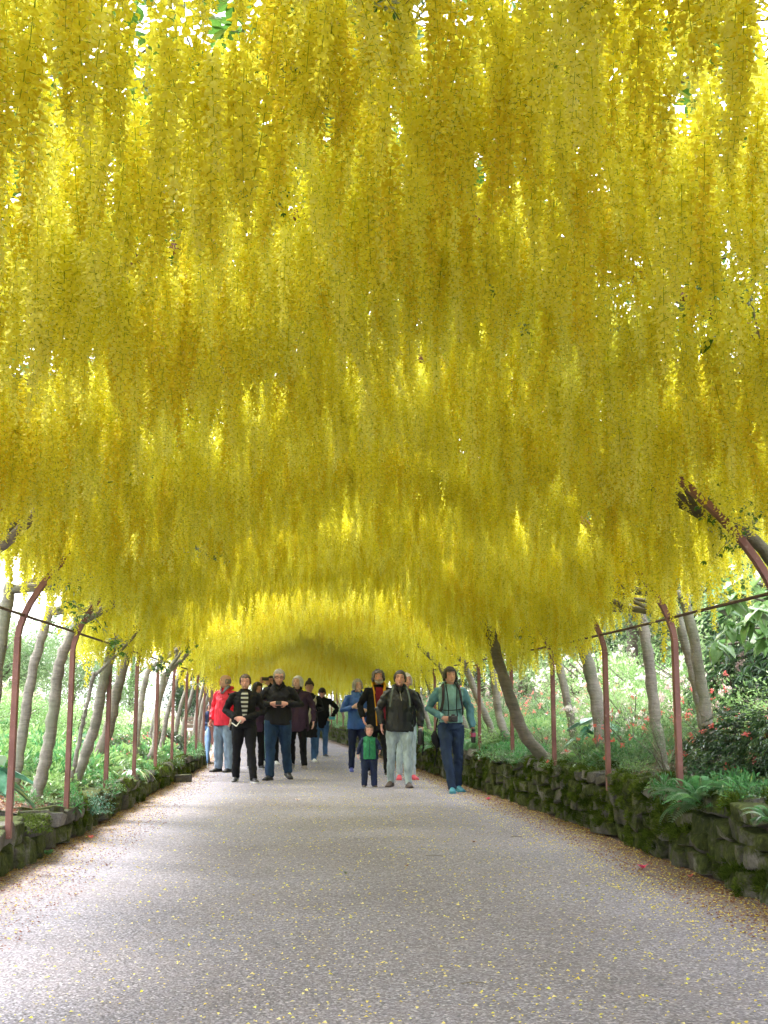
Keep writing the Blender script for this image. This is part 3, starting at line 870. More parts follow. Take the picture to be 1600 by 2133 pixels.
for k, (s, Y) in enumerate([(-1, 5.6), (-1, 7.6), (-1, 2.5), (1, 5.0), (1, 2.4)]):
    x0 = (float(xl(Y)) - .6) if s < 0 else (float(xr(Y)) + .6)
    laburnum([(x0, Y, .45), (x0 - s * .12, Y, 1.2), (x0 - s * .3, Y, 2.0)], .06, 'laburnum trunk near the camera, %s outside the picture' % nth(k + 1), 70 + k, branches=2)
# ------------------------------------------------------------------ foliage
def unit(a): return a / np.maximum(1e-9, np.linalg.norm(a, axis=1, keepdims=True))
def leaves_np(P, D, N, L, W, cup=0.15):
    """triangulated folded leaves: base, right, tip, left"""
    D = unit(D); S = unit(np.cross(D, N)); N = np.cross(S, D)
    L = np.asarray(L).reshape(-1, 1) * np.ones((len(P), 1)); W = np.asarray(W).reshape(-1, 1) * np.ones((len(P), 1))
    m = P + D * L * .5
    a = m + S * W / 2 + N * L * cup * .5; c = m - S * W / 2 + N * L * cup * .5
    t = P + D * L - N * L * cup
    V = np.stack([P, a, t, c], 1).reshape(-1, 3)
    i = np.arange(len(P))[:, None] * 4
    F = np.concatenate([i + [0, 1, 2], i + [0, 2, 3]], 1).reshape(-1, 3)
    return V, F
def rdir(g, n): return unit(g.normal(0, 1, (n, 3)))

def dome_leaves(seed, n, R_, H, L, W, whorl=1, shell=.35, lump=.25, droop=-.1, zmin=0.0):
    """leaves over a lumpy dome of radius R_ and height H, most on the outer shell"""
    g = np.random.default_rng(seed)
    d = rdir(g, n); d[:, 2] = np.abs(d[:, 2]) * 1.0 - zmin
    d = unit(d)
    az = np.arctan2(d[:, 1], d[:, 0])
    lumps = 1 + lump * (2 * vnoise(az * 2.2 + 9, d[:, 2] * 4 + seed, seed) - 1) + lump * .5 * (2 * vnoise(az * 6 + 20, d[:, 2] * 9, seed + 1) - 1)
    r = (1 - shell * g.random(n) ** 1.6) * lumps
    P = d * r[:, None] * np.array([R_, R_, H])
    P[:, 2] = np.maximum(P[:, 2], 0.02)
    if whorl > 1:
        P = np.repeat(P, whorl, 0); d = np.repeat(d, whorl, 0)
        a = np.tile(np.arange(whorl) * 2 * math.pi / whorl, n) + np.repeat(g.random(n) * 6.28, whorl)
        up = unit(d + np.array([0, 0, .8]))
        s = unit(np.cross(up, g.normal(0, 1, (len(P), 3)) * .01 + np.array([1, .3, 0])))
        t = np.cross(up, s)
        D = s * np.cos(a)[:, None] + t * np.sin(a)[:, None] + up * g.uniform(.05, .5, (len(P), 1))
        N = up
    else:
        D = unit(d + g.normal(0, .7, (n, 3)) + np.array([0, 0, droop])); N = unit(d + np.array([0, 0, .9]) + g.normal(0, .45, (n, 3)))
    k = len(P)
    return P, D, N, L * g.uniform(.65, 1.25, k), W * g.uniform(.7, 1.2, k)

def stems_mb(seed, n, R_, H, r=.012):
    rr = random.Random(seed); b = MB()
    for i in range(n):
        a = rr.uniform(0, 6.28); q = rr.uniform(.3, .85)
        e = Vector((math.cos(a) * R_ * q, math.sin(a) * R_ * q, H * rr.uniform(.5, .85)))
        m = Vector((e.x * .35, e.y * .35, e.z * .5)) + Vector((rr.uniform(-.05, .05),) * 3)
        b.tube([(rr.uniform(-.05, .05), rr.uniform(-.05, .05), -.05), m, e], [r * 1.6, r, r * .5], 5, cap=False)
    return b

def blossoms_np(seed, n, R_, H, lump=.25, size=.022, per=5, heads=7):
    """round flower heads of small petals on the dome"""
    g = np.random.default_rng(seed)
    d = rdir(g, n); d[:, 2] = np.abs(d[:, 2]) * .9 + .12; d = unit(d)
    az = np.arctan2(d[:, 1], d[:, 0])
    C = d * (1.0 + lump * (2 * vnoise(az * 2.2 + 9, d[:, 2] * 4 + seed - 50, seed - 50) - 1))[:, None] * np.array([R_, R_, H])
    C = np.repeat(C, heads, 0); dd = np.repeat(d, heads, 0)
    C = C + g.normal(0, size * .9, C.shape)
    C = np.repeat(C, per, 0); dd = np.repeat(dd, per, 0)
    D = unit(dd * .5 + g.normal(0, 1, C.shape)); N = unit(dd + g.normal(0, .3, C.shape))
    return leaves_np(C, D, N, size * g.uniform(.8, 1.3, len(C)), size * .9, .1)

def shrub_proto(seed, leafmat, n, R_, H, L, W, whorl=1, fl=None, nfl=0, lump=.25, fsize=.022, shell=.35, zmin=0.0):
    V, F = leaves_np(*dome_leaves(seed, n, R_, H, L, W, whorl, shell, lump, zmin=zmin))
    d = {'foliage': mesh_np('foliage', V, F, [M[leafmat]]), 'stems': stems_mb(seed, 12, R_, H).mesh('stems', M['darkbark'])}
    if fl:
        V, F = blossoms_np(seed + 50, nfl, R_, H, lump, fsize)
        d['blossom'] = mesh_np('blossom', V, F, [M[fl]])
    return d
def plant(proto, name, loc, s, label, cat, group=None, rz=None, sz=1.0):
    o = tag(empty(name, loc, random.uniform(0, 6.28) if rz is None else rz), label, cat, group)
    for k, me in proto.items(): link(k, me, o, scl=(s, s, s * sz))
    return o

AZ = [shrub_proto(401, 'shrub', 5200, .95, .95, .042, .017, 1, 'pinkf', 46), shrub_proto(402, 'shrub', 5200, .9, .8, .040, .016, 1, 'pinkf', 12),
      shrub_proto(403, 'lime', 5200, 1.0, .9, .045, .020, 1, 'whitef', 110, fsize=.026)]
RH = [shrub_proto(411, 'rhodo', 1100, 1.0, 1.0, .095, .030, 7, 'pinkf', 34, fsize=.026), shrub_proto(412, 'rhodo', 1300, 1.1, 1.3, .12, .036, 7, None, 0)]
FINE = [shrub_proto(421, 'shrub', 6500, .9, .9, .030, .011, 1, None, 0, lump=.3), shrub_proto(422, 'lime', 3600, .9, .8, .06, .026, 1, None, 0, lump=.35)]

def rx(Y, d): return float(xr(Y)) + d
def lx(Y, d): return float(xl(Y)) - d
def spot(x, Y, dz=-.04): return (x, Y, ground_z(x, Y) + dz)

plant(RH[0], 'rhododendron', spot(rx(9.35, .72), 9.35), .58, 'dark glossy rhododendron with coral flowers right of the fern post', 'shrub', sz=1.0)
plant(RH[0], 'rhododendron', spot(rx(8.7, .95), 8.7), .56, 'dark glossy rhododendron with coral flowers cut by the picture edge', 'shrub', sz=1.3)
plant(FINE[0], 'box_shrub', spot(rx(10.95, .5), 10.95), .52, 'fine leaved dark green shrub leaning over the taller wall behind the fern post', 'shrub', sz=1.15)
plant(FINE[0], 'box_shrub', spot(rx(10.1, .8), 10.2), .50, 'fine leaved shrub in the shade behind the dark rhododendrons', 'shrub', sz=1)
plant(AZ[0], 'azalea_bush', spot(rx(12.3, .62), 12.3), .56, 'azalea dotted with coral pink flowers at the foot of the broad pale trunk', 'shrub', sz=1.15)
plant(AZ[1], 'azalea_bush', spot(rx(13.6, .38), 13.5), .50, 'low azalea spilling over the wall right of the thickest leaning trunk', 'shrub', sz=.95)
plant(AZ[0], 'azalea_bush', spot(rx(11.6, 1.25), 11.7), .72, 'azalea with pink flowers behind the lone straight grey trunk', 'shrub', sz=1.1)
plant(AZ[2], 'azalea_bush', spot(rx(14.6, 1.3), 14.6), .85, 'pale flowering azalea filling the gap between the slender and broad trunks', 'shrub', sz=1.1)
plant(AZ[2], 'azalea_bush', spot(rx(12.4, 1.9), 12.4), .95, 'pale flowering azalea behind the pair of trunks', 'shrub', sz=1.15)
plant(AZ[1], 'azalea_bush', spot(rx(16.1, .6), 16.1), .50, 'green azalea beside the curved post and the leaning trunk', 'shrub', sz=1)
plant(FINE[1], 'leafy_shrub', spot(rx(10.9, 1.75), 10.9), .80, 'light green leafy shrub behind the dark rhododendrons', 'shrub', sz=1.1)
plant(FINE[1], 'leafy_shrub', spot(rx(17.6, .6), 17.6), .52, 'light green shrub beside the shoulder of the woman in teal', 'shrub', sz=1)
plant(FINE[1], 'leafy_shrub', spot(rx(16.6, 1.7), 16.6), .85, 'light green shrub rising behind the leaning dark trunk', 'shrub', sz=1)
k = 0
for Y in np.arange(18.3, 62, 1.25):
    for d in (.75, 1.9):
        p = [FINE[1], AZ[1], FINE[0], AZ[0]][(k * 7) % 4]
        plant(p, 'leafy_shrub', spot(rx(Y, d + random.uniform(-.15, .25)), Y), random.uniform(.45, .62) * (1 if d < 1 else 1.4), '%s, %s along the %s row on the taller wall beyond the walkers' % (['light leafy shrub', 'green azalea', 'fine leaved shrub', 'pink flecked azalea'][(k * 7) % 4], nth(k // 2 + 1), 'front' if d < 1 else 'back'), 'shrub', 'shrubs lining the far taller wall')
        k += 1
for Y, d, s, pr, lab in ((17.2, 3.4, 1.2, AZ[2], 'pale pink rhododendron bush far behind the slender trunk'), (20.5, 3.6, 1.3, FINE[1], 'broad pale bush behind the woman in teal'), (9.0, 3.2, 1.2, FINE[1], 'broad light bush behind the rhododendrons at the picture edge'),
                        (13.5, 4.4, 1.35, FINE[1], 'tall pale bush behind the pale azaleas'), (24, 3.8, 1.4, AZ[2], 'pale bush behind the far end of the taller wall')):
    plant(pr, 'leafy_shrub', spot(rx(Y, d), Y), s, lab, 'shrub')
plant(RH[1], 'rhododendron', spot(rx(12.6, 2.3), 12.2), .95, 'tall rhododendron with long drooping whorls under the large pale leaves', 'shrub', sz=1.35)
plant(RH[1], 'rhododendron', spot(rx(12.0, 3.9), 12.2), 1.3, 'tall dark rhododendron behind the pale azaleas', 'shrub', sz=1.25)

# left bed
plant(FINE[1], 'leafy_shrub', spot(lx(13.8, 1.15), 13.9), .42, 'small leafy shrub at the foot of the brown footed trunk', 'shrub')
plant(FINE[1], 'leafy_shrub', spot(lx(15.6, .8), 15.6), .36, 'small bright shrub between the third and fourth iron posts', 'shrub')
plant(RH[0], 'rhododendron', spot(lx(18.6, .75), 18.6), .45, 'dark rounded shrub beside the fifth iron post over the low wall', 'shrub')
plant(AZ[1], 'azalea_bush', spot(lx(20.8, .75), 20.8), .5, 'dusky azalea between the sixth and seventh iron posts', 'shrub')
plant(RH[0], 'rhododendron', spot(lx(24.0, .7), 24.0), .5, 'dark shrub near the end of the low wall', 'shrub')
plant(FINE[0], 'box_shrub', spot(lx(26.4, .6), 26.4), .55, 'twiggy green shrub at the very end of the low wall', 'shrub')
plant(FINE[1], 'leafy_shrub', spot(lx(11.6, 1.7), 12.4), .5, 'leafy clump behind the first and second iron posts', 'shrub')
k = 0
for Y in np.arange(8.5, 28, 1.9):
    for d in (2.6, 4.2, 6.2, 8.5):
        p = [FINE[1], AZ[2], FINE[1], AZ[1]][(k * 5 + int(d)) % 4]
        plant(p, 'leafy_shrub', spot(lx(Y, d + random.uniform(-.5, .5)), Y + random.uniform(-.6, .6)), random.uniform(.6, .9) * (1 + d * .06), '%s on the bright bank, %s along the %s row from the low wall' % (['pale leafy shrub', 'pale flowering bush', 'pale leafy shrub', 'greener bush'][(k * 5 + int(d)) % 4], nth(k // 4 + 1), {2.6: 'first', 4.2: 'second', 6.2: 'third', 8.5: 'fourth'}[d]), 'shrub', 'shrubs on the bright bank', sz=random.uniform(.7, 1.1))
        k += 1
k = 0
for Y in np.arange(29, 62, 2.6):
    for d in (2.6, 4.6):
        plant([AZ[2], FINE[1]][k % 2], 'leafy_shrub', spot(lx(Y, d + random.uniform(-.3, .3)), Y), random.uniform(.9, 1.3), '%s past the end of the low wall, %s in the %s row' % (['pale flowering bush', 'light green bush'][k % 2], nth(k // 2 + 1), 'front' if d < 3 else 'back'), 'shrub', 'bushes past the low wall')
        k += 1

# big leaved plants: each leaf is a piece of its own
def big_leaf(L, W, seed, mat):
    """heart-shaped leaf lying along +Y with ribs and a wavy edge"""
    rr = random.Random(seed); b = MB(); n = 10; rows = []
    for i in range(n + 1):
        t = i / n
        wv = W * (math.sin(math.pi * min(1, t * 1.02) ** .62)) ** .8 * .5
        row = []
        for j in range(-4, 5):
            q = j / 4
            y = L * (t - .16 * abs(q) * (1 - t) * 1.2); x = wv * q
            z = -.30 * L * t * t + .10 * L * t + .16 * W * abs(q) * (1 - t * .4) + .010 * math.sin(j * math.pi) + (.012 if j % 2 else -.004) * math.sin(math.pi * t) + rr.uniform(-.003, .003)
            row.append((x, y, z))
        rows.append(row)
    vs = [p for r in rows for p in r]
    fs = [(i * 9 + j, i * 9 + j + 1, (i + 1) * 9 + j + 1, (i + 1) * 9 + j) for i in range(n) for j in range(8)]
    return b.add(vs, fs).mesh('leaf', M[mat], True)
HL = [big_leaf(.34, .26, 1, 'hosta'), big_leaf(.30, .25, 2, 'hosta')]
ML = [big_leaf(.20, .125, 3, 'magno'), big_leaf(.16, .10, 4, 'magno')]
def hosta(x, Y, n, s, label, seed):
    rr = random.Random(seed)
    root = tag(empty('hosta', spot(x, Y)), label, 'plant')
    st = MB()
    for i in range(n):
        a = i * 2.4 + rr.uniform(-.3, .3); q = .35 + .65 * i / n
        h = s * rr.uniform(.30, .46) * (1.15 - .5 * q); r0 = s * .16 * q
        p = Vector((math.sin(a) * -r0, math.cos(a) * r0, h))
        st.tube([(0, 0, 0), p * .5 + Vector((0, 0, .03)), p], [.008, .006, .005], 5, cap=False)
        link('leaf', HL[i % 2], root, p, (.25 - .95 * q + rr.uniform(-.2, .2), rr.uniform(-.25, .25), a), (s * rr.uniform(.8, 1.15),) * 3)
    st.build('leaf_stalks', M['hosta'], root)
hosta(lx(10.1, .50), 10.1, 11, 1.05, 'large blue green hosta behind the first iron post', 1)
hosta(lx(9.5, .75), 9.7, 9, .9, 'blue green hosta cut by the picture edge over the low wall', 2)
hosta(lx(14.8, .95), 14.8, 9, .7, 'small blue green hosta between the third and fourth iron posts', 3)
hosta(rx(14.4, .80), 14.4, 10, 1.05, 'big pale blue green leaves beside the curved post right of the thickest trunk', 4)
hosta(rx(8.4, 1.0), 7.9, 6, .7, 'blue green leaf reaching in at the picture edge over the taller wall', 5)
hosta(lx(18.8, 1.3), 18.9, 7, .8, 'bright flat green leaves behind the dark rounded shrub', 6)

def large_leaf_tree():
    rr = random.Random(77)
    base = Vector(spot(rx(9.8, 1.6), 9.8))
    root = tag(empty('large_leaved_tree', base), 'small tree with very large pale green leaves reaching in under the blossom edge', 'tree')
    MB().tube(smooth_path([(0, 0, -.1), (-.05, 0, .8), (-.02, -.1, 1.6), (-.15, -.2, 2.2)], 5), .035, 8).build('trunk', M['darkbark'], root, smooth=True)
    tips = [at(a_, b_, c_ + 1.1) for a_, b_, c_ in ((1490, 1195, 8.2), (1530, 1235, 8.0), (1590, 1175, 7.8), (1560, 1290, 8.3), (1520, 1310, 8.5), (1600, 1240, 8.2), (1545, 1150, 8.4), (1590, 1330, 8.6), (1505, 1262, 8.6), (1640, 1290, 8.2), (1660, 1190, 8.2), (1580, 1270, 7.6), (1500, 1345, 8.9), (1560, 1210, 8.0), (1610, 1130, 8.0))]
    for q, tp in enumerate(tips):
        e = tp - base
        s0 = Vector((-.05, -.1, min(1.9, max(.9, e.z - .35))))
        MB().tube(smooth_path([s0, s0.lerp(e, .5) + Vector((0, 0, .08)), e], 3), [.014] * 4 + [.009] * 3, 6).build('branch', M['darkbark'], root)
        for i in range(7):
            a = i * .9 + rr.uniform(-.2, .2)
            link('leaf', ML[i % 2], root, e + Vector((rr.uniform(-.05, .05), rr.uniform(-.05, .05), rr.uniform(-.04, .04))), (rr.uniform(-1.0, .1), rr.uniform(-.4, .4), a), (rr.uniform(.75, 1.2),) * 3)
large_leaf_tree()

# ferns and strap leaves
def frond_mesh(seed, L=.42):
    rr = random.Random(seed); b = MB()
    P_ = []
    for i in range(23):
        t = i / 22
        P_.append(Vector((rr.uniform(-.002, .002), L * t, .34 * L * math.sin(t * 2.6) - .10 * L * t)))
    b.tube(P_, [.003 * (1 - i / 25) for i in range(23)], 3, cap=False)
    for i in range(2, 22):
        t = i / 22
        w_ = L * .30 * math.sin(math.pi * t ** .7) ** .8 + .01
        for s in (-1, 1):
            d = Vector((s, .45, -.12))
            leaf_blade(b, P_[i], d, Vector((0, 0, 1)), w_, L * .052, .08, 1)
    return b.mesh('frond', M['fern'])
FR = [frond_mesh(i, .40 + .04 * i) for i in range(3)]
def fern(loc, n, s, label, seed, lean=(0, 0), group=None):
    rr = random.Random(seed)
    root = tag(empty('fern', loc), label, 'fern', group)
    for i in range(n):
        a = 6.283 * i / n + rr.uniform(-.3, .3)
        link('frond', FR[i % 3], root, (0, 0, .02), (rr.uniform(-.55, .6), rr.uniform(-.25, .25), a), (s * rr.uniform(.8, 1.15),) * 3)
    return root
fern((rx(8.45, -.02), 8.5, .48), 22, .80, 'bright green fern growing out of the taller wall beside the iron post', 1)
fern((rx(7.2, .02), 7.3, .46), 8, .5, 'bright green fern high on the wall at the picture edge', 2)
fern((rx(6.95, .0), 6.9, .20), 6, .4, 'small green fern low on the wall at the picture edge', 3)
fern(spot(rx(9.2, .55), 9.5), 9, .55, 'small fern on the soil behind the iron post', 4)
fern((rx(22, .0), 22, .45), 9, .8, 'fern on the wall behind the walking group', 5)
fern((rx(18.6, .05), 18.6, .5), 10, .9, 'bright fern between the woman in black and the woman in teal', 6)
fern(spot(lx(14.2, .75), 14.3), 9, .7, 'fern behind the third iron post', 7)
def strap(loc, n, L, label, seed, rz=0):
    rr = random.Random(seed); root = tag(empty('strap_leaved_plant', loc, rz), label, 'plant')
    for i in range(n):
        a = 6.283 * i / n + rr.uniform(-.4, .4); l = L * rr.uniform(.7, 1.15); b = MB(); vs = []; 
        for k_ in range(8):
            t = k_ / 7; r = l * .75 * t; z = l * (.85 * t - .95 * t * t * 1.15)
            w_ = .012 * math.sin(math.pi * (t * .85 + .15))
            c = Vector((math.cos(a) * r, math.sin(a) * r, z)); s_ = Vector((-math.sin(a), math.cos(a), 0)) * w_
            vs += [c - s_, c + s_]
        b.add(vs, [(2 * q, 2 * q + 1, 2 * q + 3, 2 * q + 2) for q in range(7)])
        b.build('leaf', M['fern'], root)
strap((lx(15.6, .06), 15.7, .34), 16, .42, 'tuft of long strap leaves hanging over the low wall', 1)
strap(spot(lx(17.3, .5), 17.3), 14, .4, 'tuft of strap leaves behind the low wall', 2)
strap((rx(27, .05), 27, .58), 16, .55, 'strap leaves drooping over the wall behind the walkers', 3)
strap((rx(30, .05), 30.5, .58), 16, .55, 'second tuft of strap leaves drooping over the wall behind the walkers', 4)

# ground cover and moss
def cover_plant(seed, n, R_, H, L, W, mat):
    V, F = leaves_np(*dome_leaves(seed, n, R_, H, L, W, 1, .7, .3)); return mesh_np('cover', V, F, [M[mat]])
CP = [cover_plant(501, 90, .18, .16, .06, .03, 'lime'), cover_plant(502, 110, .2, .14, .045, .022, 'shrub'), cover_plant(503, 60, .2, .22, .10, .045, 'lime'), cover_plant(504, 60, .16, .2, .09, .02, 'fern')]
def spread(n, side, d0, d1, Y0, Y1, seed, thr):
    g = np.random.default_rng(seed)
    Y = g.uniform(Y0, Y1, n); d = d0 + (d1 - d0) * g.random(n) ** 1.2
    k_ = vnoise(d * 1.4, Y * 1.1, seed) > thr
    Y, d = Y[k_], d[k_]
    x = xr(Y) + d if side > 0 else xl(Y) - d
    z = (bed_r if side > 0 else bed_l)(np.minimum(d, 14), Y)
    return np.stack([x, Y, z - .01], 1)
Pc = np.concatenate([spread(2600, -1, .9, 9, 7, 27, 1, .3), spread(900, -1, .4, 1.4, 12, 27, 2, .5), spread(1500, 1, .4, 4, 6, 22, 3, .42), spread(1500, 1, .4, 3, 22, 60, 4, .3), spread(600, 1, 2.5, 8, 6, 30, 5, .3), spread(500, -1, 6, 13, 7, 27, 6, .3)])
def lip(n, side, Y0, Y1, seed):
    g = np.random.default_rng(seed); Y = g.uniform(Y0, Y1, n); d = g.uniform(-.04, .42, n)
    k_ = vnoise(Y * 1.3, d * 0 + 4, seed) > .42; Y, d = Y[k_], d[k_]
    return np.stack([xr(Y) + d if side > 0 else xl(Y) - d, Y, (RW if side > 0 else LW) + .0 - .05 * (d < .1)], 1)
LIP = np.concatenate([lip(520, 1, 7.5, 26, 31), lip(300, 1, 26, 60, 32), lip(110, -1, 11, 27, 33)])
Pc = Pc[~((Pc[:, 0] > 0) & (Pc[:, 1] < 11.5) & (Pc[:, 0] - xr(Pc[:, 1]) < 2.0))]
nl = len(LIP); Pc = np.concatenate([Pc, LIP])
n = len(Pc)
tag(scatter('ground_cover', Pc, np.stack([rng.normal(0, .15, n), rng.normal(0, .15, n), rng.uniform(0, 6.28, n)], 1), np.repeat(np.where(np.arange(n) < n - nl, rng.uniform(.6, 1.5, n), rng.uniform(.45, .85, n)), 3).reshape(-1, 3), np.where(np.arange(n) < n - nl, rng.integers(0, 4, n), rng.integers(0, 2, n) * 2 + 1), CP), 'low leafy ground cover over the garden beds', kind='stuff')
def moss_tuft(seed, n=34, h=.028, r=.03):
    g = np.random.default_rng(seed)
    P_ = g.normal(0, r * .6, (n, 3)); P_[:, 2] = -.004
    D = unit(np.stack([P_[:, 0] * 14, P_[:, 1] * 14, np.full(n, .8)], 1) + g.normal(0, .35, (n, 3)))
    V, F = leaves_np(P_, D, rdir(g, n), h * g.uniform(.6, 1.2, n), .007, .1); return mesh_np('moss', V, F, [M['moss']])
MT = [moss_tuft(601), moss_tuft(602, 40, .045, .035), moss_tuft(603, 26, .02, .04)]
def moss_on(stones, seed, side, n):
    g = random.Random(seed); P_, Q_, S_ = [], [], []
    cand = [s for s in stones if 5.5 < s[0] < 24]
    for i in range(n):
        s = g.choice(cand); c = Vector(s[1]); dd = Vector(s[2]) / 2
        if vnoise(s[1][1] * 1.2, s[1][2] * 4, seed) < .5: continue
        if g.random() < .5:                       # on the face
            y = g.uniform(-.8, .8); z = g.uniform(-.3, .9)
            p = c + Vector((-side * dd.x * .93 * math.sqrt(max(0, 1 - (y * .6) ** 2 - (z * .5) ** 2)), y * dd.y, z * dd.z)); rot = (g.gauss(0, .3), -side * (1.2 - .5 * z), 0)
        else:
            x = g.uniform(-.9, .5) * side; y = g.uniform(-.8, .8)
            p = c + Vector((x * dd.x, y * dd.y, dd.z * .92)); rot = (g.gauss(0, .2), g.gauss(0, .2), 0)
        for q in range(3):
            P_.append(p + Vector((g.gauss(0, .012), g.gauss(0, .03), g.gauss(0, .012)))); Q_.append(rot); S_.append([g.uniform(.6, 1.25)] * 3)
    return P_, Q_, S_
for nm, stn, sd_, side, n, lab in (('wall_moss', st_l, 3, -1, 700, 'soft green moss on the low wall'), ('wall_moss', st_r, 4, 1, 1900, 'soft green moss on the taller wall')):
    P_, Q_, S_ = moss_on(stn, sd_, side, n)
    tag(scatter(nm, np.array([tuple(p) for p in P_]), np.array(Q_), np.array(S_), rng.integers(0, 3, len(P_)), MT), lab, kind='stuff')
# the pale clump on the low wall
plant({'foliage': cover_plant(510, 700, .16, .20, .022, .012, 'hosta')}, 'saxifrage_clump', (lx(12.3, -.05), 12.3, .14), 1.0, 'dense pale green clump growing on the face of the low wall', 'plant')
plant({'foliage': cover_plant(511, 500, .14, .16, .022, .012, 'moss')}, 'moss_cushion', (lx(9.7, -.02), 9.7, .22), 1.1, 'bright moss cushion on the low wall between the first two posts', 'moss')

# background trees
def crown_proto(seed, n, R_, H, L, W, mat):
    g = np.random.default_rng(seed)
    C = []; 
    for q in range(16):
        a = g.uniform(0, 6.28); z = g.uniform(.05, 1.0); r = g.uniform(.15, .8) * math.sqrt(max(.1, 1 - (z - .35) ** 2))
        C.append((math.cos(a) * R_ * r, math.sin(a) * R_ * r, H * z, g.uniform(.28, .5) * R_))
    Vs, Fs, o = [], [], 0
    for (x, y, z, r) in C:
        P_, D, N_, L_, W_ = dome_leaves(int(g.integers(1e6)), n // 16, r, r * .9, L, W, 1, .5, .3, droop=-.4)
        neg = g.random(len(P_)) < .35; P_[neg, 2] *= -.8
        V, F = leaves_np(P_ + np.array([x, y, z]), D, N_, L_, W_, .15)
        Vs.append(V); Fs.append(F + o); o += len(V)
    return mesh_np('crown', np.concatenate(Vs), np.concatenate(Fs), [M[mat]])
CR = [crown_proto(701, 13000, 2.6, 4.4, .13, .06, 'tree'), crown_proto(702, 13000, 2.4, 4.8, .11, .05, 'lime'), crown_proto(703, 12000, 2.3, 5.0, .16, .05, 'rhodo')]
TK = {}
for q in range(3):
    b = MB().tube([(0, 0, -.3), (.05, 0, 1.5), (-.05, .1, 3.2), (.1, 0, 5.0)], [.17, .13, .10, .04], 10)
    for j in range(6):
        a = j * 1.1 + q; z = 1.4 + j * .45
        b.tube([(0, 0, z), (math.cos(a) * .7, math.sin(a) * .7, z + .5), (math.cos(a) * 1.5, math.sin(a) * 1.5, z + .9)], [.06, .045, .02], 6)
    TK[q] = b.mesh('trunk', M['darkbark'], True)
def bgtree(x, Y, q, s, label, group, zb=.25):
    o = tag(empty('garden_tree', spot(x, Y, -.1), random.uniform(0, 6.28)), label, 'tree', group)
    link('trunk', TK[q], o, scl=(s, s, s)); link('crown', CR[q], o, (0, 0, zb * s), scl=(s, s, s))
for i, Y in enumerate(np.arange(6, 64, 4.2)):
    bgtree(rx(Y, 6.2 + (i * 37 % 10) * .22), Y, [2, 0, 2, 0, 1][i % 5], random.uniform(.95, 1.25), 'dense green tree behind the taller wall bed, %s in the front row' % nth(i + 1), 'trees behind the taller wall')
    bgtree(rx(Y + 2, 11.5 + (i * 23 % 10) * .3), Y + 2, [0, 1, 2][i % 3], random.uniform(1.3, 1.6), 'taller green tree behind the taller wall bed, %s in the second row' % nth(i + 1), 'second row of trees behind the taller wall')
for i, Y in enumerate(np.arange(7, 70, 4.6)):
    bgtree(lx(Y, 9.3 + (i * 31 % 10) * .25), Y, [0, 0, 1][i % 3], random.uniform(1.0, 1.3), 'pale leafy tree on the bright bank, %s in the front row' % nth(i + 1), 'trees on the bright bank')
    bgtree(lx(Y + 2, 18 + (i * 17 % 10) * .3), Y + 2, [1, 0][i % 2], random.uniform(1.4, 1.8), 'taller pale tree on the bright bank, %s in the second row' % nth(i + 1), 'second row of trees on the bright bank')
for i in range(7):
    bgtree(-16 + i * 3.6, 84 + (i * 13 % 5), [0, 1, 2][i % 3], 1.5, 'tree beyond the far end of the arch, %s from the bank side' % nth(i + 1), 'trees beyond the end of the arch')

# petals and litter on the path
def flakes(name, mat, n, size, fy, fx, seed, label, zoff=.006, lit=1.0):
    g = np.random.default_rng(seed)
    Y = fy(g, n); f = fx(g, n); x = xl(Y) + f * (xr(Y) - xl(Y))
    if lit < 1: k_ = vnoise(x * 1.7, Y * 1.3, seed) > lit; x, Y = x[k_], Y[k_]
    m = len(x)
    P_ = np.stack([x, Y, np.full(m, zoff)], 1)
    a = g.uniform(0, 6.28, m)
    D = np.stack([np.cos(a), np.sin(a), g.uniform(-.05, .35, m)], 1); N_ = unit(np.stack([g.normal(0, .3, m), g.normal(0, .3, m), np.ones(m)], 1))
    s = size * g.uniform(.5, 1.3, m)
    V, F = leaves_np(P_, D, N_, s, s * .75, .25)
    tag(link(name, mesh_np(name, V, F, [M[mat]])), label, kind='stuff')
def bed_flakes(name, mat, n, size, side, seed, label):
    g = np.random.default_rng(seed)
    Y = 6 + 20 * g.random(n) ** 1.5; d = .08 + 1.3 * g.random(n) ** 1.3
    x = xr(Y) + d if side > 0 else xl(Y) - d
    z = (bed_r if side > 0 else bed_l)(d, Y) + g.uniform(.004, .02, n)
    a = g.uniform(0, 6.28, n); D = np.stack([np.cos(a), np.sin(a), g.uniform(-.1, .5, n)], 1); N_ = unit(np.stack([g.normal(0, .4, n), g.normal(0, .4, n), np.ones(n)], 1))
    V, F = leaves_np(np.stack([x, Y, z], 1), D, N_, size * g.uniform(.5, 1.4, n), size * .6, .3)
    tag(link(name, mesh_np(name, V, F, [M[mat]])), label, kind='stuff')
bed_flakes('bed_litter', 'litter', 9000, .035, -1, 11, 'pinkish brown dead leaves on the bed behind the low wall')
bed_flakes('bed_litter', 'litter', 6000, .035, 1, 12, 'brown dead leaves on the bed behind the taller wall')
bed_flakes('bed_petals', 'drypetal', 2500, .02, -1, 13, 'pale petals on the bed behind the low wall')
fy = lambda g, n: 3.2 + 30 * g.random(n) ** 1.7
flakes('fallen_petals', 'drypetal', 9000, .014, fy, lambda g, n: g.random(n), 1, 'scattered fallen yellow petals on the gravel', lit=.0)
flakes('fallen_petals', 'drypetal', 4200, .017, fy, lambda g, n: .25 + .75 * g.random(n) ** .8, 21, 'clusters of fallen yellow flowers on the gravel', lit=.45)
flakes('fallen_petals', 'drypetal', 9000, .016, fy, lambda g, n: 1 - .16 * g.random(n) ** 1.5, 2, 'drift of yellow petals along the foot of the taller wall')
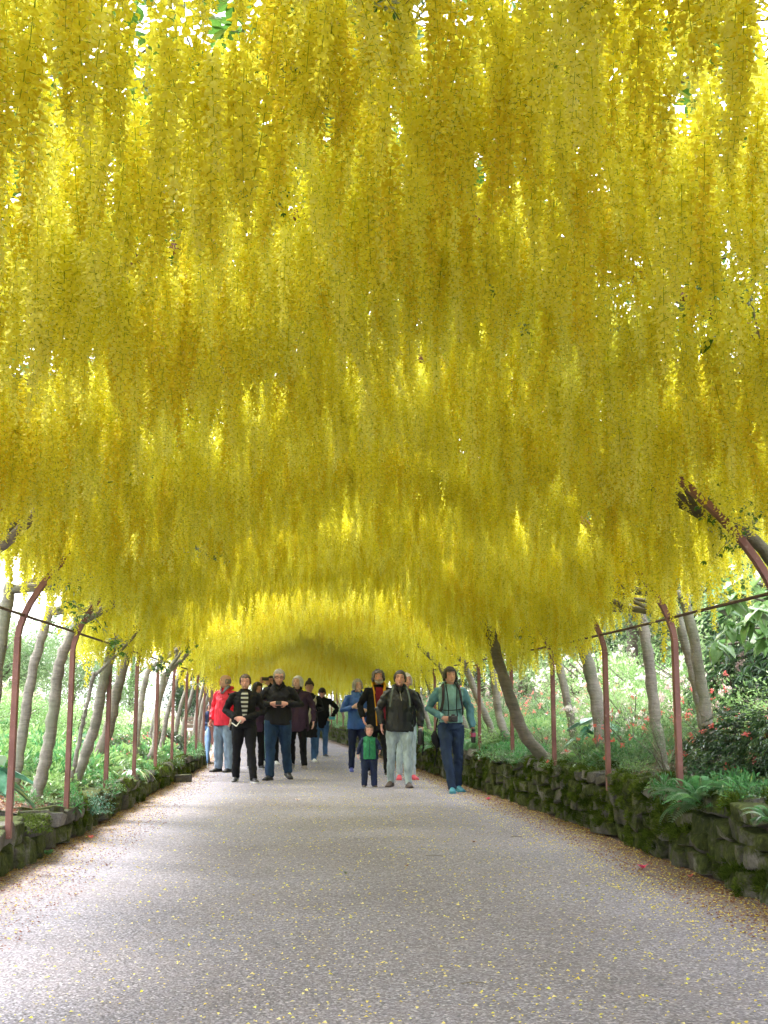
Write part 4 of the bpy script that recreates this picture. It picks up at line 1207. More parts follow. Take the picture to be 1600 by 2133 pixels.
flakes('fallen_petals', 'drypetal', 5000, .013, fy, lambda g, n: .10 * g.random(n) ** 1.4, 3, 'pale petals along the foot of the low wall')
flakes('leaf_litter', 'litter', 9000, .018, fy, lambda g, n: 1 - .10 * g.random(n) ** 1.6, 4, 'red brown litter along the foot of the taller wall')
flakes('leaf_litter', 'litter', 8000, .016, fy, lambda g, n: .14 * g.random(n) ** 1.5, 5, 'pinkish brown litter along the foot of the low wall')
flakes('fresh_petals', 'petal', 1500, .018, fy, lambda g, n: g.random(n) ** .6, 6, 'fresh bright yellow flowers fallen on the gravel')

def fallen_flower(px, py, s, mat, label, seed, cat='flower', name='fallen_flower'):
    d = FW * FPX + RT * (px - 800) - UP * (py - 1066.5); t = -CAM_Z / d.z; p = Vector((0, 0, CAM_Z)) + d * t
    rr = random.Random(seed)
    root = tag(empty(name, (p.x, p.y, .006)), label, cat)
    for i in range(5):
        a = i * 1.257 + rr.uniform(-.3, .3); b = MB()
        leaf_blade(b, Vector((0, 0, .004)), Vector((math.cos(a), math.sin(a), rr.uniform(.4, 1.2))), Vector((-math.cos(a), -math.sin(a), 1)), s, s * .75, .2)
        b.build('petal', M[mat], root)
fallen_flower(1340, 1812, .055, 'magenta', 'bright magenta flower lying near the foot of the taller wall', 1)
fallen_flower(1438, 1830, .036, 'pinkf', 'paler pink petal nearest the foot of the taller wall', 2)
fallen_flower(1017, 1667, .05, 'magenta', 'pink flower on the gravel right of the woman in teal', 3)
fallen_flower(620, 1669, .05, 'whitef', 'white flower lying alone in the middle of the gravel', 4)
fallen_flower(190, 1749, .045, 'pinkf', 'orange brown leaf near the foot of the low wall', 5, 'leaf', 'fallen_leaf')
fallen_flower(720, 1823, .022, 'lableaf', 'tiny green leaf on the open gravel', 6, 'leaf', 'fallen_leaf')
fallen_flower(987, 1757, .035, 'litter', 'dark curled leaf in the middle of the gravel', 7, 'leaf', 'fallen_leaf')
fallen_flower(848, 1807, .02, 'litter', 'small dark leaf scrap on the gravel', 8, 'leaf', 'fallen_leaf')
fallen_flower(100, 1784, .07, 'fern', 'green leaf lying against the foot of the low wall', 9, 'leaf', 'fallen_leaf')
o = link('loose_stone', CAPR[1], None, (lx(20.2, -.10), 20.0, .05), (0, 0, .4), (.34, .3, .16)); tag(o, 'loose grey stone lying on the gravel at the foot of the low wall', 'stone')
pt = at(985, 2050, 5.2)
for i, (px_, py_, a, l) in enumerate([(985, 2052, .1, .05), (90, 1799, .5, .12), (905, 1785, -.2, .07), (1075, 1745, .2, .06)]):
    d = FW * FPX + RT * (px_ - 800) - UP * (py_ - 1066.5); t = -CAM_Z / d.z; p = Vector((0, 0, CAM_Z)) + d * t
    o = MB().tube([(-l, 0, 0.004), (0, .01, .008), (l, 0, .004)], [.002, .003, .002], 5).build('twig', M['darkbark'], loc=(p.x, p.y, .004), rot=(0, 0, a))
    tag(o, ['dark twig on the near gravel', 'grey stick beside the fallen green leaf', 'faint grey twig in the middle of the gravel', 'short twig on the gravel below the magenta flower'][i], 'twig')
# rooty limb and stones on the bed at the right edge
b = MB().tube(smooth_path([(rx(7.2, .5), 7.2, .68), (rx(7.6, .62), 7.6, .74), (rx(8.0, .95), 8.0, .86), (rx(8.3, 1.3), 8.3, 1.0)], 5), [.055, .06, .06, .06, .055, .05] + [.045] * 10, 8)
tag(b.build('mossy_root', M['darkbark'], smooth=True), 'dark mossy root lying on the soil at the picture edge', 'root')
# ------------------------------------------------------------------ people
def cloth(name, col, rough=0.85, bump=0.5, scale=9.0, sheen=0.0, spec=0.3):
    t = T(name)
    p = t.coord()
    folds = t.noise(t.n('Mapping', {'Vector': p, 'Scale': (1.0, 1.0, 0.45)}).outputs[0], scale, 4, 0.6)
    fine = t.noise(p, 160, 2)
    c = t.mix(1.0, col, t.ramp(folds, [(0.3, 0.60), (0.7, 1.2)]), 'MULTIPLY')
    h = t.math('ADD', folds, t.math('MULTIPLY', fine, .06))
    return t.finish(t.n('BsdfPrincipled', {'Base Color': c, 'Roughness': rough, 'Specular IOR Level': spec, 'Normal': t.bump(h, bump, 0.03)}).outputs[0])
def striped(name, a, b, n=26.0):
    t = T(name)
    z = t.n('SeparateXYZ', {'Vector': t.coord()}).outputs['Z']
    s = t.math('GREATER_THAN', t.math('FRACT', t.math('MULTIPLY', z, n)), 0.55)
    return t.finish(t.n('BsdfPrincipled', {'Base Color': t.mix(s, a, b), 'Roughness': .9}).outputs[0])
def skinmat(name, col):
    t = T(name); p = t.coord()
    c = t.mix(t.ramp(t.noise(p, 14, 3), [(0.35, 0.0), (0.7, 0.5)]), col, (col[0] * .92, col[1] * .62, col[2] * .58))
    return t.finish(t.n('BsdfPrincipled', {'Base Color': c, 'Roughness': .55, 'Subsurface Weight': .12, 'Subsurface Radius': (.02, .008, .004), 'Subsurface Scale': .5}).outputs[0])
def hairmat(name, lo, hi):
    t = T(name); p = t.n('Mapping', {'Vector': t.coord(), 'Scale': (90, 90, 14)}).outputs[0]
    n_ = t.noise(p, 1.0, 4)
    return t.finish(t.n('BsdfPrincipled', {'Base Color': t.ramp(n_, [(0.3, lo), (0.7, hi)]), 'Roughness': .5, 'Normal': t.bump(n_, .8, .01)}).outputs[0])
M['skin'] = skinmat('skin', (0.62, 0.36, 0.27)); M['skinpale'] = skinmat('pale_skin', (0.72, 0.48, 0.40)); M['skinpink'] = skinmat('ruddy_skin', (0.68, 0.38, 0.33))
M['eye'] = simple('eye_dark', (0.03, 0.02, 0.018), .3); M['lip'] = simple('lip', (0.36, 0.12, 0.11), .5)
M['hdark'] = hairmat('dark_brown_hair', (0.006, 0.004, 0.0035), (0.028, 0.016, 0.012)); M['hbrown'] = hairmat('brown_hair', (0.03, 0.016, 0.010), (0.10, 0.055, 0.034))
M['hgrey'] = hairmat('grey_hair', (0.16, 0.145, 0.135), (0.42, 0.39, 0.36)); M['hwhite'] = hairmat('white_hair', (0.42, 0.38, 0.37), (0.75, 0.70, 0.70)); M['hsalt'] = hairmat('dark_grey_hair', (0.05, 0.045, 0.05), (0.20, 0.18, 0.19))
M['black'] = cloth('black_cloth', (0.006, 0.006, 0.008)); M['charcoal'] = cloth('charcoal_cloth', (0.013, 0.013, 0.017)); M['blackshell'] = cloth('black_shell_fabric', (0.006, 0.007, 0.010), .5, spec=.5)
M['navy'] = cloth('navy_trousers', (0.018, 0.045, 0.10)); M['navyj'] = cloth('navy_denim', (0.022, 0.040, 0.085)); M['denim'] = cloth('blue_denim', (0.06, 0.13, 0.26)); M['pale'] = cloth('pale_denim', (0.43, 0.53, 0.58), .9, .8, 13)
M['greyblue'] = cloth('grey_blue_cotton', (0.24, 0.32, 0.42), .9, .8, 12); M['red'] = cloth('red_waterproof', (0.72, 0.015, 0.045), .55, .7, 7, spec=.4); M['purple'] = cloth('purple_coat', (0.055, 0.030, 0.062), .85)
M['blue'] = cloth('blue_waterproof', (0.035, 0.11, 0.38), .55, .6, 8, spec=.4); M['teal'] = cloth('teal_fleece', (0.20, 0.37, 0.355), .85, .6, 8); M['teald'] = cloth('dark_teal_fleece', (0.085, 0.20, 0.235), .85); M['green'] = cloth('green_gilet', (0.03, 0.23, 0.10), .7, .9, 16)
M['maroon'] = cloth('maroon_shirt', (0.19, 0.012, 0.03)); M['yellow'] = cloth('yellow_lining', (0.72, 0.36, 0.025)); M['navyk'] = cloth('child_navy', (0.02, 0.03, 0.075)); M['plaid'] = cloth('shirt_collar', (0.25, 0.28, 0.36))
M['stripe'] = striped('striped_jumper', (0.015, 0.015, 0.016), (0.42, 0.42, 0.38), 15.0); M['knit'] = striped('knit_hat', (0.05, 0.035, 0.04), (0.085, 0.06, 0.06), 40.0)
M['shoe'] = simple('black_shoe', (0.02, 0.02, 0.022), .5); M['sole'] = simple('pale_sole', (0.5, 0.5, 0.5), .7); M['greyshoe'] = simple('grey_shoe', (0.22, 0.19, 0.19), .7); M['whiteshoe'] = simple('white_shoe', (0.75, 0.74, 0.72), .6)
M['pinkshoe'] = simple('pink_shoe', (0.62, 0.07, 0.11), .6); M['tealshoe'] = simple('teal_shoe', (0.05, 0.24, 0.32), .6); M['brownshoe'] = simple('brown_boot', (0.085, 0.06, 0.05), .7); M['blueshoe'] = simple('blue_shoe', (0.06, 0.08, 0.35), .6)
M['plastic'] = simple('black_plastic', (0.02, 0.02, 0.022), .35); M['metal'] = simple('brushed_metal', (0.55, 0.55, 0.56), .3, metal=1.0); M['paper'] = simple('white_paper', (0.78, 0.76, 0.70), .8); M['strapdark'] = cloth('dark_webbing', (0.03, 0.022, 0.03)); M['strapgrey'] = cloth('grey_green_webbing', (0.12, 0.15, 0.14))
M['umb'] = cloth('blue_umbrella_cloth', (0.12, 0.22, 0.42), .6); M['umbclear'] = cloth('pale_umbrella_cloth', (0.42, 0.40, 0.30), .5); M['wood'] = simple('bench_wood', (0.30, 0.24, 0.19), .7); M['bottlered'] = simple('dark_pink_label', (0.35, 0.05, 0.12), .4); M['handc'] = simple('turquoise_leaflet', (0.10, 0.42, 0.50), .6)
M['whitewool'] = simple('grey_wool', (0.10, 0.09, 0.10), .95)

TMP = bpy.data.scenes.new('remesh_work')
def remesh(mb, name, mats, voxel=.008, smooth=3, ratio=None, wr=0.0, seed=0):
    me = mb.mesh(name + '_raw', mats)
    o = bpy.data.objects.new('remesh_source', me)
    TMP.collection.objects.link(o)
    md = o.modifiers.new('r', 'REMESH'); md.mode = 'VOXEL'; md.voxel_size = voxel; md.use_smooth_shade = True
    if smooth:
        ms = o.modifiers.new('s', 'SMOOTH'); ms.iterations = smooth; ms.factor = .5
    if ratio:
        d_ = o.modifiers.new('d', 'DECIMATE'); d_.ratio = ratio
    with bpy.context.temp_override(scene=TMP, view_layer=TMP.view_layers[0]):
        dg = bpy.context.evaluated_depsgraph_get()
        dg.update()
    out = bpy.data.meshes.new_from_object(o.evaluated_get(dg), preserve_all_data_layers=False, depsgraph=dg)
    out.name = name
    bpy.data.objects.remove(o); bpy.data.meshes.remove(me)
    out.materials.clear()
    for m in mats: out.materials.append(m)
    if wr:
        n = len(out.vertices); a = np.empty(n * 3, dtype=np.float32); out.vertices.foreach_get('co', a); a = a.reshape(-1, 3)
        nn = np.empty(n * 3, dtype=np.float32); out.vertices.foreach_get('normal', nn); nn = nn.reshape(-1, 3)
        w1 = vnoise(a[:, 0] * 9 + seed + a[:, 1] * 7, a[:, 2] * 22 + a[:, 0] * 14, seed) - .5
        w2 = vnoise(a[:, 0] * 24 + a[:, 1] * 20, a[:, 2] * 34 - a[:, 0] * 30, seed + 5) - .5
        a = a + nn * (wr * (w1 + .5 * w2))[:, None]
        out.vertices.foreach_set('co', a.ravel().astype(np.float32)); out.update()
    out.polygons.foreach_set('use_smooth', [True] * len(out.polygons))
    return out

def rings(b, rr_, n=18):
    """stack of horizontal ellipses (x, y, z, rx, ry_front, ry_back)"""
    o = len(b.v)
    for (x, y, z, rx_, rf, rb) in rr_:
        for j in range(n):
            a = 2 * math.pi * j / n; c, s = math.cos(a), math.sin(a)
            b.v.append((x + rx_ * c, y + (rb if s > 0 else rf) * s, z))
    for i in range(len(rr_) - 1):
        for j in range(n):
            j2 = (j + 1) % n
            b.f.append((o + i * n + j, o + i * n + j2, o + (i + 1) * n + j2, o + (i + 1) * n + j)); b.m.append(0)
    b.f.append(tuple(o + j for j in reversed(range(n)))); b.m.append(0)
    b.f.append(tuple(o + (len(rr_) - 1) * n + j for j in range(n))); b.m.append(0)
    return b

HEADP = [(-.118, .020, .028, .02), (-.112, .036, .062, .03), (-.095, .048, .080, .045), (-.065, .060, .088, .068), (-.03, .070, .090, .086), (.0, .075, .090, .095), (.03, .077, .093, .099), (.06, .075, .090, .098), (.085, .064, .074, .084), (.102, .046, .052, .060), (.112, .022, .026, .03)]
def head_pieces(b, T_, sc=1.0, jaw=1.0):
    h = MB()
    rings(h, [(0, 0, z, r * (jaw if z < -.06 else 1), f, k) for z, r, f, k in HEADP], 22)
    h.tube([(0, -.088, .022), (0, -.100, -.008), (0, -.112, -.030), (0, -.092, -.040)], [.008, .011, .015, .008], 8)      # nose
    for s in (-1, 1):
        h.tube([(s * .074, .005, .018), (s * .083, .012, .005), (s * .080, .008, -.022), (s * .072, .002, -.034)], [(.006, .012), (.007, .017), (.006, .013), (.004, .008)], 8)
        h.tube([(s * .012, -.090, .034), (s * .035, -.086, .038), (s * .056, -.070, .030)], .008, 6)                          # brow
        h.tube([(s * .03, -.074, -.03), (s * .04, -.066, -.035), (s * .05, -.05, -.045)], [.012, .016, .012], 6)                # cheek
    h.tube([(-.020, -.085, -.068), (0, -.094, -.066), (.020, -.085, -.068)], [.005, .009, .005], 6)                          # lips
    h.tube([(-.01, -.080, -.098), (.01, -.080, -.098)], .014, 6)
    b.add([T_ @ (Vector(v) * sc) for v in h.v], h.f)

def hand_pieces(b, wrist, d, palmn, s, curl=.5, sc=1.0, thumb=1):
    """palm, four unequal bent fingers and a thumb; d = direction of the fingers, palmn = the way the palm faces"""
    d = Vector(d).normalized(); palmn = Vector(palmn); palmn = (palmn - d * palmn.dot(d)).normalized(); w_ = d.cross(palmn) * s * thumb
    wrist = Vector(wrist)
    b.tube([wrist - d * .03 * sc, wrist + d * .02 * sc, wrist + d * .06 * sc, wrist + d * .088 * sc], [(.022 * sc, .018 * sc), (.030 * sc, .016 * sc), (.038 * sc, .015 * sc), (.036 * sc, .012 * sc)], 10, up=palmn)
    for k_, (o, l) in enumerate(((.028, .066), (.010, .074), (-.009, .069), (-.027, .054))):
        p = wrist + d * .082 * sc + w_ * o * sc
        l *= sc
        a1, a2, a3 = curl * .5, curl * 1.2, curl * 1.7
        q1 = p + (d * math.cos(a1) + palmn * math.sin(a1)) * l * .45
        q2 = q1 + (d * math.cos(a2) + palmn * math.sin(a2)) * l * .32
        q3 = q2 + (d * math.cos(a3) + palmn * math.sin(a3)) * l * .23
        b.tube([p - d * .02 * sc, p, q1, q2, q3], [.0088 * sc, .0092 * sc, .0085 * sc, .0078 * sc, .0062 * sc], 7)
    t0 = wrist + d * .022 * sc + w_ * .026 * sc
    t1 = t0 + (d * .75 + w_ * .9 + palmn * .3).normalized() * .034 * sc
    t2 = t1 + (d * 1.0 + w_ * .25 + palmn * (.3 + curl * .5)).normalized() * .030 * sc
    t3 = t2 + (d * 1.0 - w_ * .1 + palmn * (.3 + curl * .7)).normalized() * .020 * sc
    b.tube([t0 - w_ * .014 * sc, t0, t1, t2, t3], [.012 * sc, .013 * sc, .011 * sc, .0095 * sc, .007 * sc], 7)

def hair_shell(style, seed=0):
    """a thick cap with a hairline; heights relative to the head centre"""
    rr = random.Random(seed)
    NA, NR = 40, 14
    V, F = [], []
    def end(a):
        # a = 0 is the face (-y); returns the polar angle where the hair ends, and a drop below it
        f = abs(((a + math.pi) % (2 * math.pi)) - math.pi)
        if style == 'bald': return (R(58) if f < R(75) else R(112)), 0
        f = f + .10 * math.sin(a * 5 + seed)
        if style == 'cap': return (R(66) if f < R(60) else R(84)), 0
        if style == 'short': return (R(60 + 3 * math.sin(a * 9)) if f < R(50) else R(98) if f < R(84) else R(122 + 4 * math.sin(a * 7))), 0
        if style == 'fringe': return (R(66) if f < R(48) else R(90)), (0 if f < R(50) else .045 if f < R(90) else .075)
        if style == 'bob': return (R(60) if f < R(40) else R(90)), (0 if f < R(46) else .085)
        if style == 'tied': return (R(63 - 5 * math.cos(a * 3)) if f < R(46) else R(99) if f < R(86) else R(120)), 0
        if style == 'long': return (R(58) if f < R(38) else R(90)), (0 if f < R(42) else .14 if f < R(80) else .22)
        if style == 'curly': return (R(60 + 4 * math.sin(a * 8)) if f < R(48) else R(100) if f < R(85) else R(124)), 0
    thick = {'short': .013, 'cap': .014, 'fringe': .018, 'bob': .020, 'tied': .015, 'long': .018, 'curly': .027, 'bald': .008}[style]
    V1 = []
    for sh in (1, 0):
        for i in range(NR + 1):
            for j in range(NA):
                a = 2 * math.pi * j / NA
                pe, drop = end(a)
                if drop and i > NR * .6:
                    ph = pe; dz = -drop * (i - NR * .6) / (NR * .4)
                else:
                    ph = pe * i / (NR * .6 if drop else NR); dz = 0
                    ph = min(ph, pe)
                x = math.sin(ph) * math.sin(a); y = -math.sin(ph) * math.cos(a); z = math.cos(ph)
                if style == 'bald' and i < NR * .5: ph = pe * .0 + (R(62) if abs(((a + math.pi) % (2 * math.pi)) - math.pi) > R(75) else R(58)) * 1.0
                if style == 'bald':
                    f = abs(((a + math.pi) % (2 * math.pi)) - math.pi)
                    if f < R(75): ph = R(80)
                    else: ph = R(74) + (R(118) - R(74)) * i / NR
                    x = math.sin(ph) * math.sin(a); y = -math.sin(ph) * math.cos(a); z = math.cos(ph)
                ry = .098 if y > 0 else .092
                k_ = thick * sh * (1 + (.9 if style == 'curly' else .6) * (float(vnoise(a * 5 + 40, i * .8, seed + 3)) - .5) + .25 * (rr.random() - .5)) - (.004 if not sh else 0)
                if style == 'bald' and f < R(75): k_ = -.012
                V.append(((.080 + k_) * x, (ry + k_) * y, .004 + (.110 + k_) * z + dz))
    L_ = NR + 1
    for sh in (0, 1):
        o = sh * L_ * NA
        for i in range(NR):
            for j in range(NA):
                j2 = (j + 1) % NA
                q = (o + i * NA + j, o + i * NA + j2, o + (i + 1) * NA + j2, o + (i + 1) * NA + j)
                F.append(q if sh else q[::-1])
    o2 = L_ * NA
    for j in range(NA):
        j2 = (j + 1) % NA
        F.append((NR * NA + j, NR * NA + j2, o2 + NR * NA + j2, o2 + NR * NA + j))
    return V, F

def person(label, px, pfeet, Y, H, rz=0, g=1.0, head=(0, 0, 0), jacket='black', legs='black', skin='skin', hair='short', hairm='hbrown',
           shoes='shoe', arms=None, legp=None, hem=.80, jl=1.0, lean=0.0, sole='sole', collar=None, hood=False, shoe_scale=1.0, headsc=1.0, girth=None, legw=1.0, seat=0.0, x=None, sleeve=None, seed=0, hat=None, shoulders=1.0, flare=1.0):
    """builds a person facing the camera (towards -Y) at size H; arms and legs are joint positions for a body 1.70 m tall"""
    if x is None:
        d = FW * FPX + RT * (px - 800) - UP * (pfeet - 1066.5); x = d.x * Y / d.y
    root = tag(empty('person', (x, Y, 0), rz), label, 'person')
    S = H / 1.70
    root.scale = (S, S, S)
    gi = girth or g
    sh = .175 * shoulders * (.5 + .5 * g)
    arms = arms or {}
    A = {}
    for s, key in ((-1, 'a'), (1, 'b')):
        el, wr, hd, pn, cu = arms.get(key, ((s * (sh + .075), .03, 1.13), (s * (sh + .085), -.04, .88), (0, -.15, -1), (-s, 0, 0), .5))
        A[s] = ((s * (sh - .008), .005, 1.362), el, wr, hd, pn, cu)
    legp = legp or {}
    Lg = {}
    for s, key in ((-1, 'a'), (1, 'b')):
        kn, an, yaw, pit = legp.get(key, ((s * .105, -.02, .49), (s * .11, .0, .085), s * .2, 0))
        Lg[s] = ((s * .088, .0, .90 + seat), kn, an, yaw, pit)
    Ln = Matrix.Translation((0, 0, .95)) @ Matrix.Rotation(lean, 4, 'X') @ Matrix.Translation((0, 0, -.95))
    def up_(p): return (Ln @ Vector((p[0], p[1], p[2]))) + Vector((0, 0, seat))
    hsc = headsc
    HT = Matrix.Translation(Vector((0, 0, seat))) @ Ln @ Matrix.Translation((0, -.012, 1.50)) @ Matrix.Rotation(head[2], 4, 'Y') @ Matrix.Rotation(head[1], 4, 'Z') @ Matrix.Rotation(head[0], 4, 'X') @ Matrix.Translation((0, 0, .080 * hsc)) @ Matrix.Diagonal((hsc * 1.02, hsc, hsc * .95, 1))
    # the body, one surface
    b = MB()
    head_pieces(b, HT @ Matrix.Diagonal((1.05, 1.03, 1.0, 1)))
    b.tube([up_((0, .015, 1.40)), up_((0, .008, 1.46)), HT @ Vector((0, .012, -.06))], [.062, .052, .053], 12)
    tr_ = [(0, .0, .86, .14 * gi, .10 * gi, .10 * gi), (0, 0, .95, .15 * gi, .10 * gi, .105 * gi), (0, 0, 1.08, .125 * gi, .09 * gi, .08 * gi), (0, 0, 1.28, .145, .095, .09), (0, .01, 1.38, .15 * shoulders, .07, .08), (0, .01, 1.43, .09, .055, .06)]
    t_ = MB(); rings(t_, tr_); b.add([up_(v) for v in t_.v], t_.f)
    for s in (-1, 1):
        p0, el, wr, hd, pn, cu = A[s]
        b.tube([up_(p0), up_(el), up_(wr)], [.045, .036, .026], 10)
        hand_pieces(b, up_(wr), hd, pn, s, cu)
        h0, kn, an, yaw, pit = Lg[s]
        b.tube([h0, kn, an], [.075 * gi, .05, .036], 10)
    body = remesh(b, 'body', [M[skin]], .0075, 2, .45)
    bo = link('body', body, root)
    # eyes, brows, mouth
    for s in (-1, 1):
        e = MB().lathe([(.001, -.007), (.008, -.004), (.0095, 0), (.008, .004), (.001, .007)], 8)
        me = bpy.data.meshes.new('eye'); me.from_pydata([tuple(HT @ (Vector((v[0] * 1.1, v[1] * .6, v[2] * .8)) + Vector((s * .031, -.082, .012)))) for v in e.v], [], e.f); me.materials.append(M['eye'])
        link('eye', me, root)
        e = MB().tube([HT @ Vector((s * .014, -.0975, .040)), HT @ Vector((s * .034, -.0945, .045)), HT @ Vector((s * .054, -.079, .038))], [.002, .0035, .002], 5)
        e.build('eyebrow', M[hairm] if hairm not in ('hwhite',) else M['hgrey'], root)
    MB().tube([HT @ Vector((-.021, -.090, -.068)), HT @ Vector((0, -.1025, -.067)), HT @ Vector((.021, -.090, -.068))], [.0025, .005, .0025], 6).build('mouth', M['lip'], root)
    # hair
    V, F = hair_shell(hair, seed)
    me = bpy.data.meshes.new('hair'); me.from_pydata([tuple(HT @ Vector(v)) for v in V], [], F); me.materials.append(M[hairm]); me.polygons.foreach_set('use_smooth', [True] * len(F))
    if not hat: link('hair', me, root)
    # trousers
    b = MB()
    rings(b, [(0, 0, .84 + seat, .155 * gi, .115 * gi, .125 * gi), (0, 0, .95 + seat, .158 * gi, .112 * gi, .125 * gi), (0, 0, 1.04 + seat, .138 * gi, .10 * gi, .10 * gi)])
    for s in (-1, 1):
        h0, kn, an, yaw, pit = Lg[s]
        h0, kn, an = Vector(h0), Vector(kn), Vector(an)
        mid = h0.lerp(kn, .5); calf = kn.lerp(an, .45)
        end = an + (an - kn).normalized() * .035
        b.tube([h0, mid, kn, calf, end], [.098 * gi * (.5 + .5 * legw), .088 * gi * (.4 + .6 * legw), .066 * legw, .064 * legw, .056 * legw], 12)
    trm = remesh(b, 'trousers', [M[legs]], .011, 3, .6, .015, seed)
    link('trousers', trm, root)
    # shoes
    for s in (-1, 1):
        h0, kn, an, yaw, pit = Lg[s]
        an = Vector(an)
        Tm = Matrix.Translation(an) @ Matrix.Rotation(yaw, 4, 'Z') @ Matrix.Rotation(pit, 4, 'X') @ Matrix.Translation((0, 0, -.085))
        b = MB()
        k_ = shoe_scale
        sec = [(.065, .030, .055), (.04, .037, .085), (.0, .038, .095), (-.05, .038, .080), (-.10, .043, .058), (-.15, .043, .046), (-.185, .030, .034)]
        for (yy, w_, h_) in sec: pass
        o = len(b.v); n = 10
        for (yy, w_, h_) in sec:
            for j in range(n):
                a = math.pi * 2 * j / n
                b.v.append(tuple(Tm @ Vector((w_ * k_ * math.cos(a), yy * k_, max(.012, h_ * .5 + h_ * .55 * math.sin(a))))))
        for i in range(len(sec) - 1):
            for j in range(n):
                j2 = (j + 1) % n; b.f.append((o + i * n + j, o + (i + 1) * n + j, o + (i + 1) * n + j2, o + i * n + j2)); b.m.append(0)
        b.f.append(tuple(range(n))); b.m.append(0); b.f.append(tuple(o + (len(sec) - 1) * n + j for j in reversed(range(n)))); b.m.append(0)
        so = link('shoe', b.mesh('shoe', M[shoes], True), root)
        b = MB(); 
        for (yy, w_, h_) in sec: b.v += [tuple(Tm @ Vector((q * (w_ * k_ + .004), yy * k_ * 1.02, z))) for q in (-1, 1) for z in (0.0, .022)]
        for i in range(len(sec) - 1):
            q = i * 4
            for (u, v_) in ((0, 1), (1, 3), (3, 2), (2, 0)): b.f.append((q + u, q + v_, q + 4 + v_, q + 4 + u)); b.m.append(0)
        q = (len(sec) - 1) * 4; b.f += [(0, 2, 3, 1), (q, q + 1, q + 3, q + 2)]; b.m += [0, 0]
        link('sole', b.mesh('sole', M[sole]), so)
    # jacket
    if jacket:
        b = MB()
        t_ = MB()
        fl = flare
        rings(t_, [(0, 0, hem, .172 * gi * jl * fl, .135 * gi * jl * fl, .138 * gi * jl * fl), (0, 0, .95, .170 * gi * jl, .132 * gi * jl, .132 * gi * jl), (0, 0, 1.10, .158 * gi * jl, .125 * gi * jl, .112 * gi * jl), (0, 0, 1.26, .172 * (.5 + .5 * g), .128 * (.4 + .6 * g), .115 * (.5 + .5 * g)),
                   (0, .005, 1.345, .182 * shoulders * (.5 + .5 * g), .100, .108), (0, .008, 1.39, .158 * shoulders, .085, .095), (0, .010, 1.425, .115, .07, .082), (0, .012, 1.462, .074, .060, .068)])
        b.add([up_(v) for v in t_.v], t_.f)
        for s in (-1, 1):
            p0, el, wr, hd, pn, cu = A[s]
            p0, el, wr = up_(p0), up_(el), up_(wr)
            k_ = (.6 + .4 * g)
            b.tube([p0 - Vector((s * .05, 0, -.01)), p0, p0.lerp(el, .5), el, el.lerp(wr, .5), wr], [.050 * k_, .058 * k_, .061 * k_, .055 * k_, .052 * k_, .044 * k_], 12)
        jm = remesh(b, 'jacket', [M[jacket], M[sleeve or jacket]], .0105, 3, .6, .019, seed + 3)
        if sleeve:
            n = len(jm.polygons); c = np.empty(n * 3, dtype=np.float32); jm.polygons.foreach_get('center', c); c = c.reshape(-1, 3)
            m_ = np.zeros(n, dtype=np.int32); m_[np.abs(c[:, 0]) > sh * .93] = 1; jm.polygons.foreach_set('material_index', m_)
        link('jacket', jm, root)
        if collar:
            b = MB()
            for s in (-1, 1): b.tube([up_((s * .01, -.105, 1.36)), up_((s * .055, -.072, 1.435)), up_((s * .072, -.01, 1.485)), up_((s * .045, .06, 1.50)), up_((0, .075, 1.50))], [(.008, .012), (.010, .024), (.010, .030), (.010, .030), (.010, .028)], 8, up=(0, 0, 1))
            b.build('collar', M[collar], root, smooth=True)
        if hood:
            b = MB().tube([up_((-.10, .01, 1.43)), up_((-.085, .085, 1.46)), up_((0, .125, 1.46)), up_((.085, .085, 1.46)), up_((.10, .01, 1.43))], [.022, .036, .045, .036, .022], 10)
            b.build('hood', M[jacket], root, smooth=True)
    if hat:
        V, F = hair_shell('cap', seed)
        me = bpy.data.meshes.new('knit_hat'); me.from_pydata([tuple(HT @ Vector((v[0] * 1.08, v[1] * 1.08, v[2] * (1.25 if v[2] > 0 else 1) + .01))) for v in V], [], F); me.materials.append(M['knit']); me.polygons.foreach_set('use_smooth', [True] * len(F))
        ho = link('knit_hat', me, root)
        b = MB().lathe([(.002, -.036), (.028, -.026), (.038, 0), (.028, .026), (.002, .036)], 10)
        b.v = [tuple(HT @ (Vector(v) + Vector((0, .0, .178)))) for v in b.v]
        b.build('bobble', M['whitewool'], ho, smooth=True)
    return root, up_, HT, A, Lg
def strip(pts, w_, th, mat, name, parent, up=(0, -1, 0)):
    return MB().tube(pts, 1, sq=(w_, th), up=up).build(name, M[mat], parent)
def world(root, p): 
    return Matrix.Translation(root.location) @ Matrix.Rotation(root.rotation_euler.z, 4, 'Z') @ Matrix.Scale(root.scale.x, 4) @ Vector(p)

# --- woman in teal
P1, up1, H1, A1, L1 = person('person in a teal fleece and navy jeans walking beside the taller wall', 940, 1648, 17.35, 1.77, rz=.05, g=1.08, girth=1.02, head=(.05, .12, -.10),
    jacket='teal', sleeve='teald', legs='navyj', skin='skin', hair='fringe', hairm='hdark', shoes='tealshoe', sole='tealshoe', hem=.93, jl=.98, seed=1, headsc=.98, hood=True,
    arms={'a': ((-.30, .06, 1.12), (-.13, -.17, 1.00), (1, -.1, -.25), (0, 1, .1), .9), 'b': ((.275, .03, 1.12), (.30, -.03, .86), (0, -.1, -1), (-1, 0, 0), .9)},
    legp={'a': ((-.075, -.10, .50), (-.015, -.17, .085), -.12, 0), 'b': ((.105, .02, .50), (.10, .09, .10), .35, .12)}, legw=1.05)
MB().tube([H1 @ Vector(p) for p in [(.03, .10, .02), (.075, .12, -.03), (.105, .09, -.10), (.11, .04, -.16)]], [.02, .032, .030, .012], 8).build('ponytail', M['hdark'], P1, smooth=True)
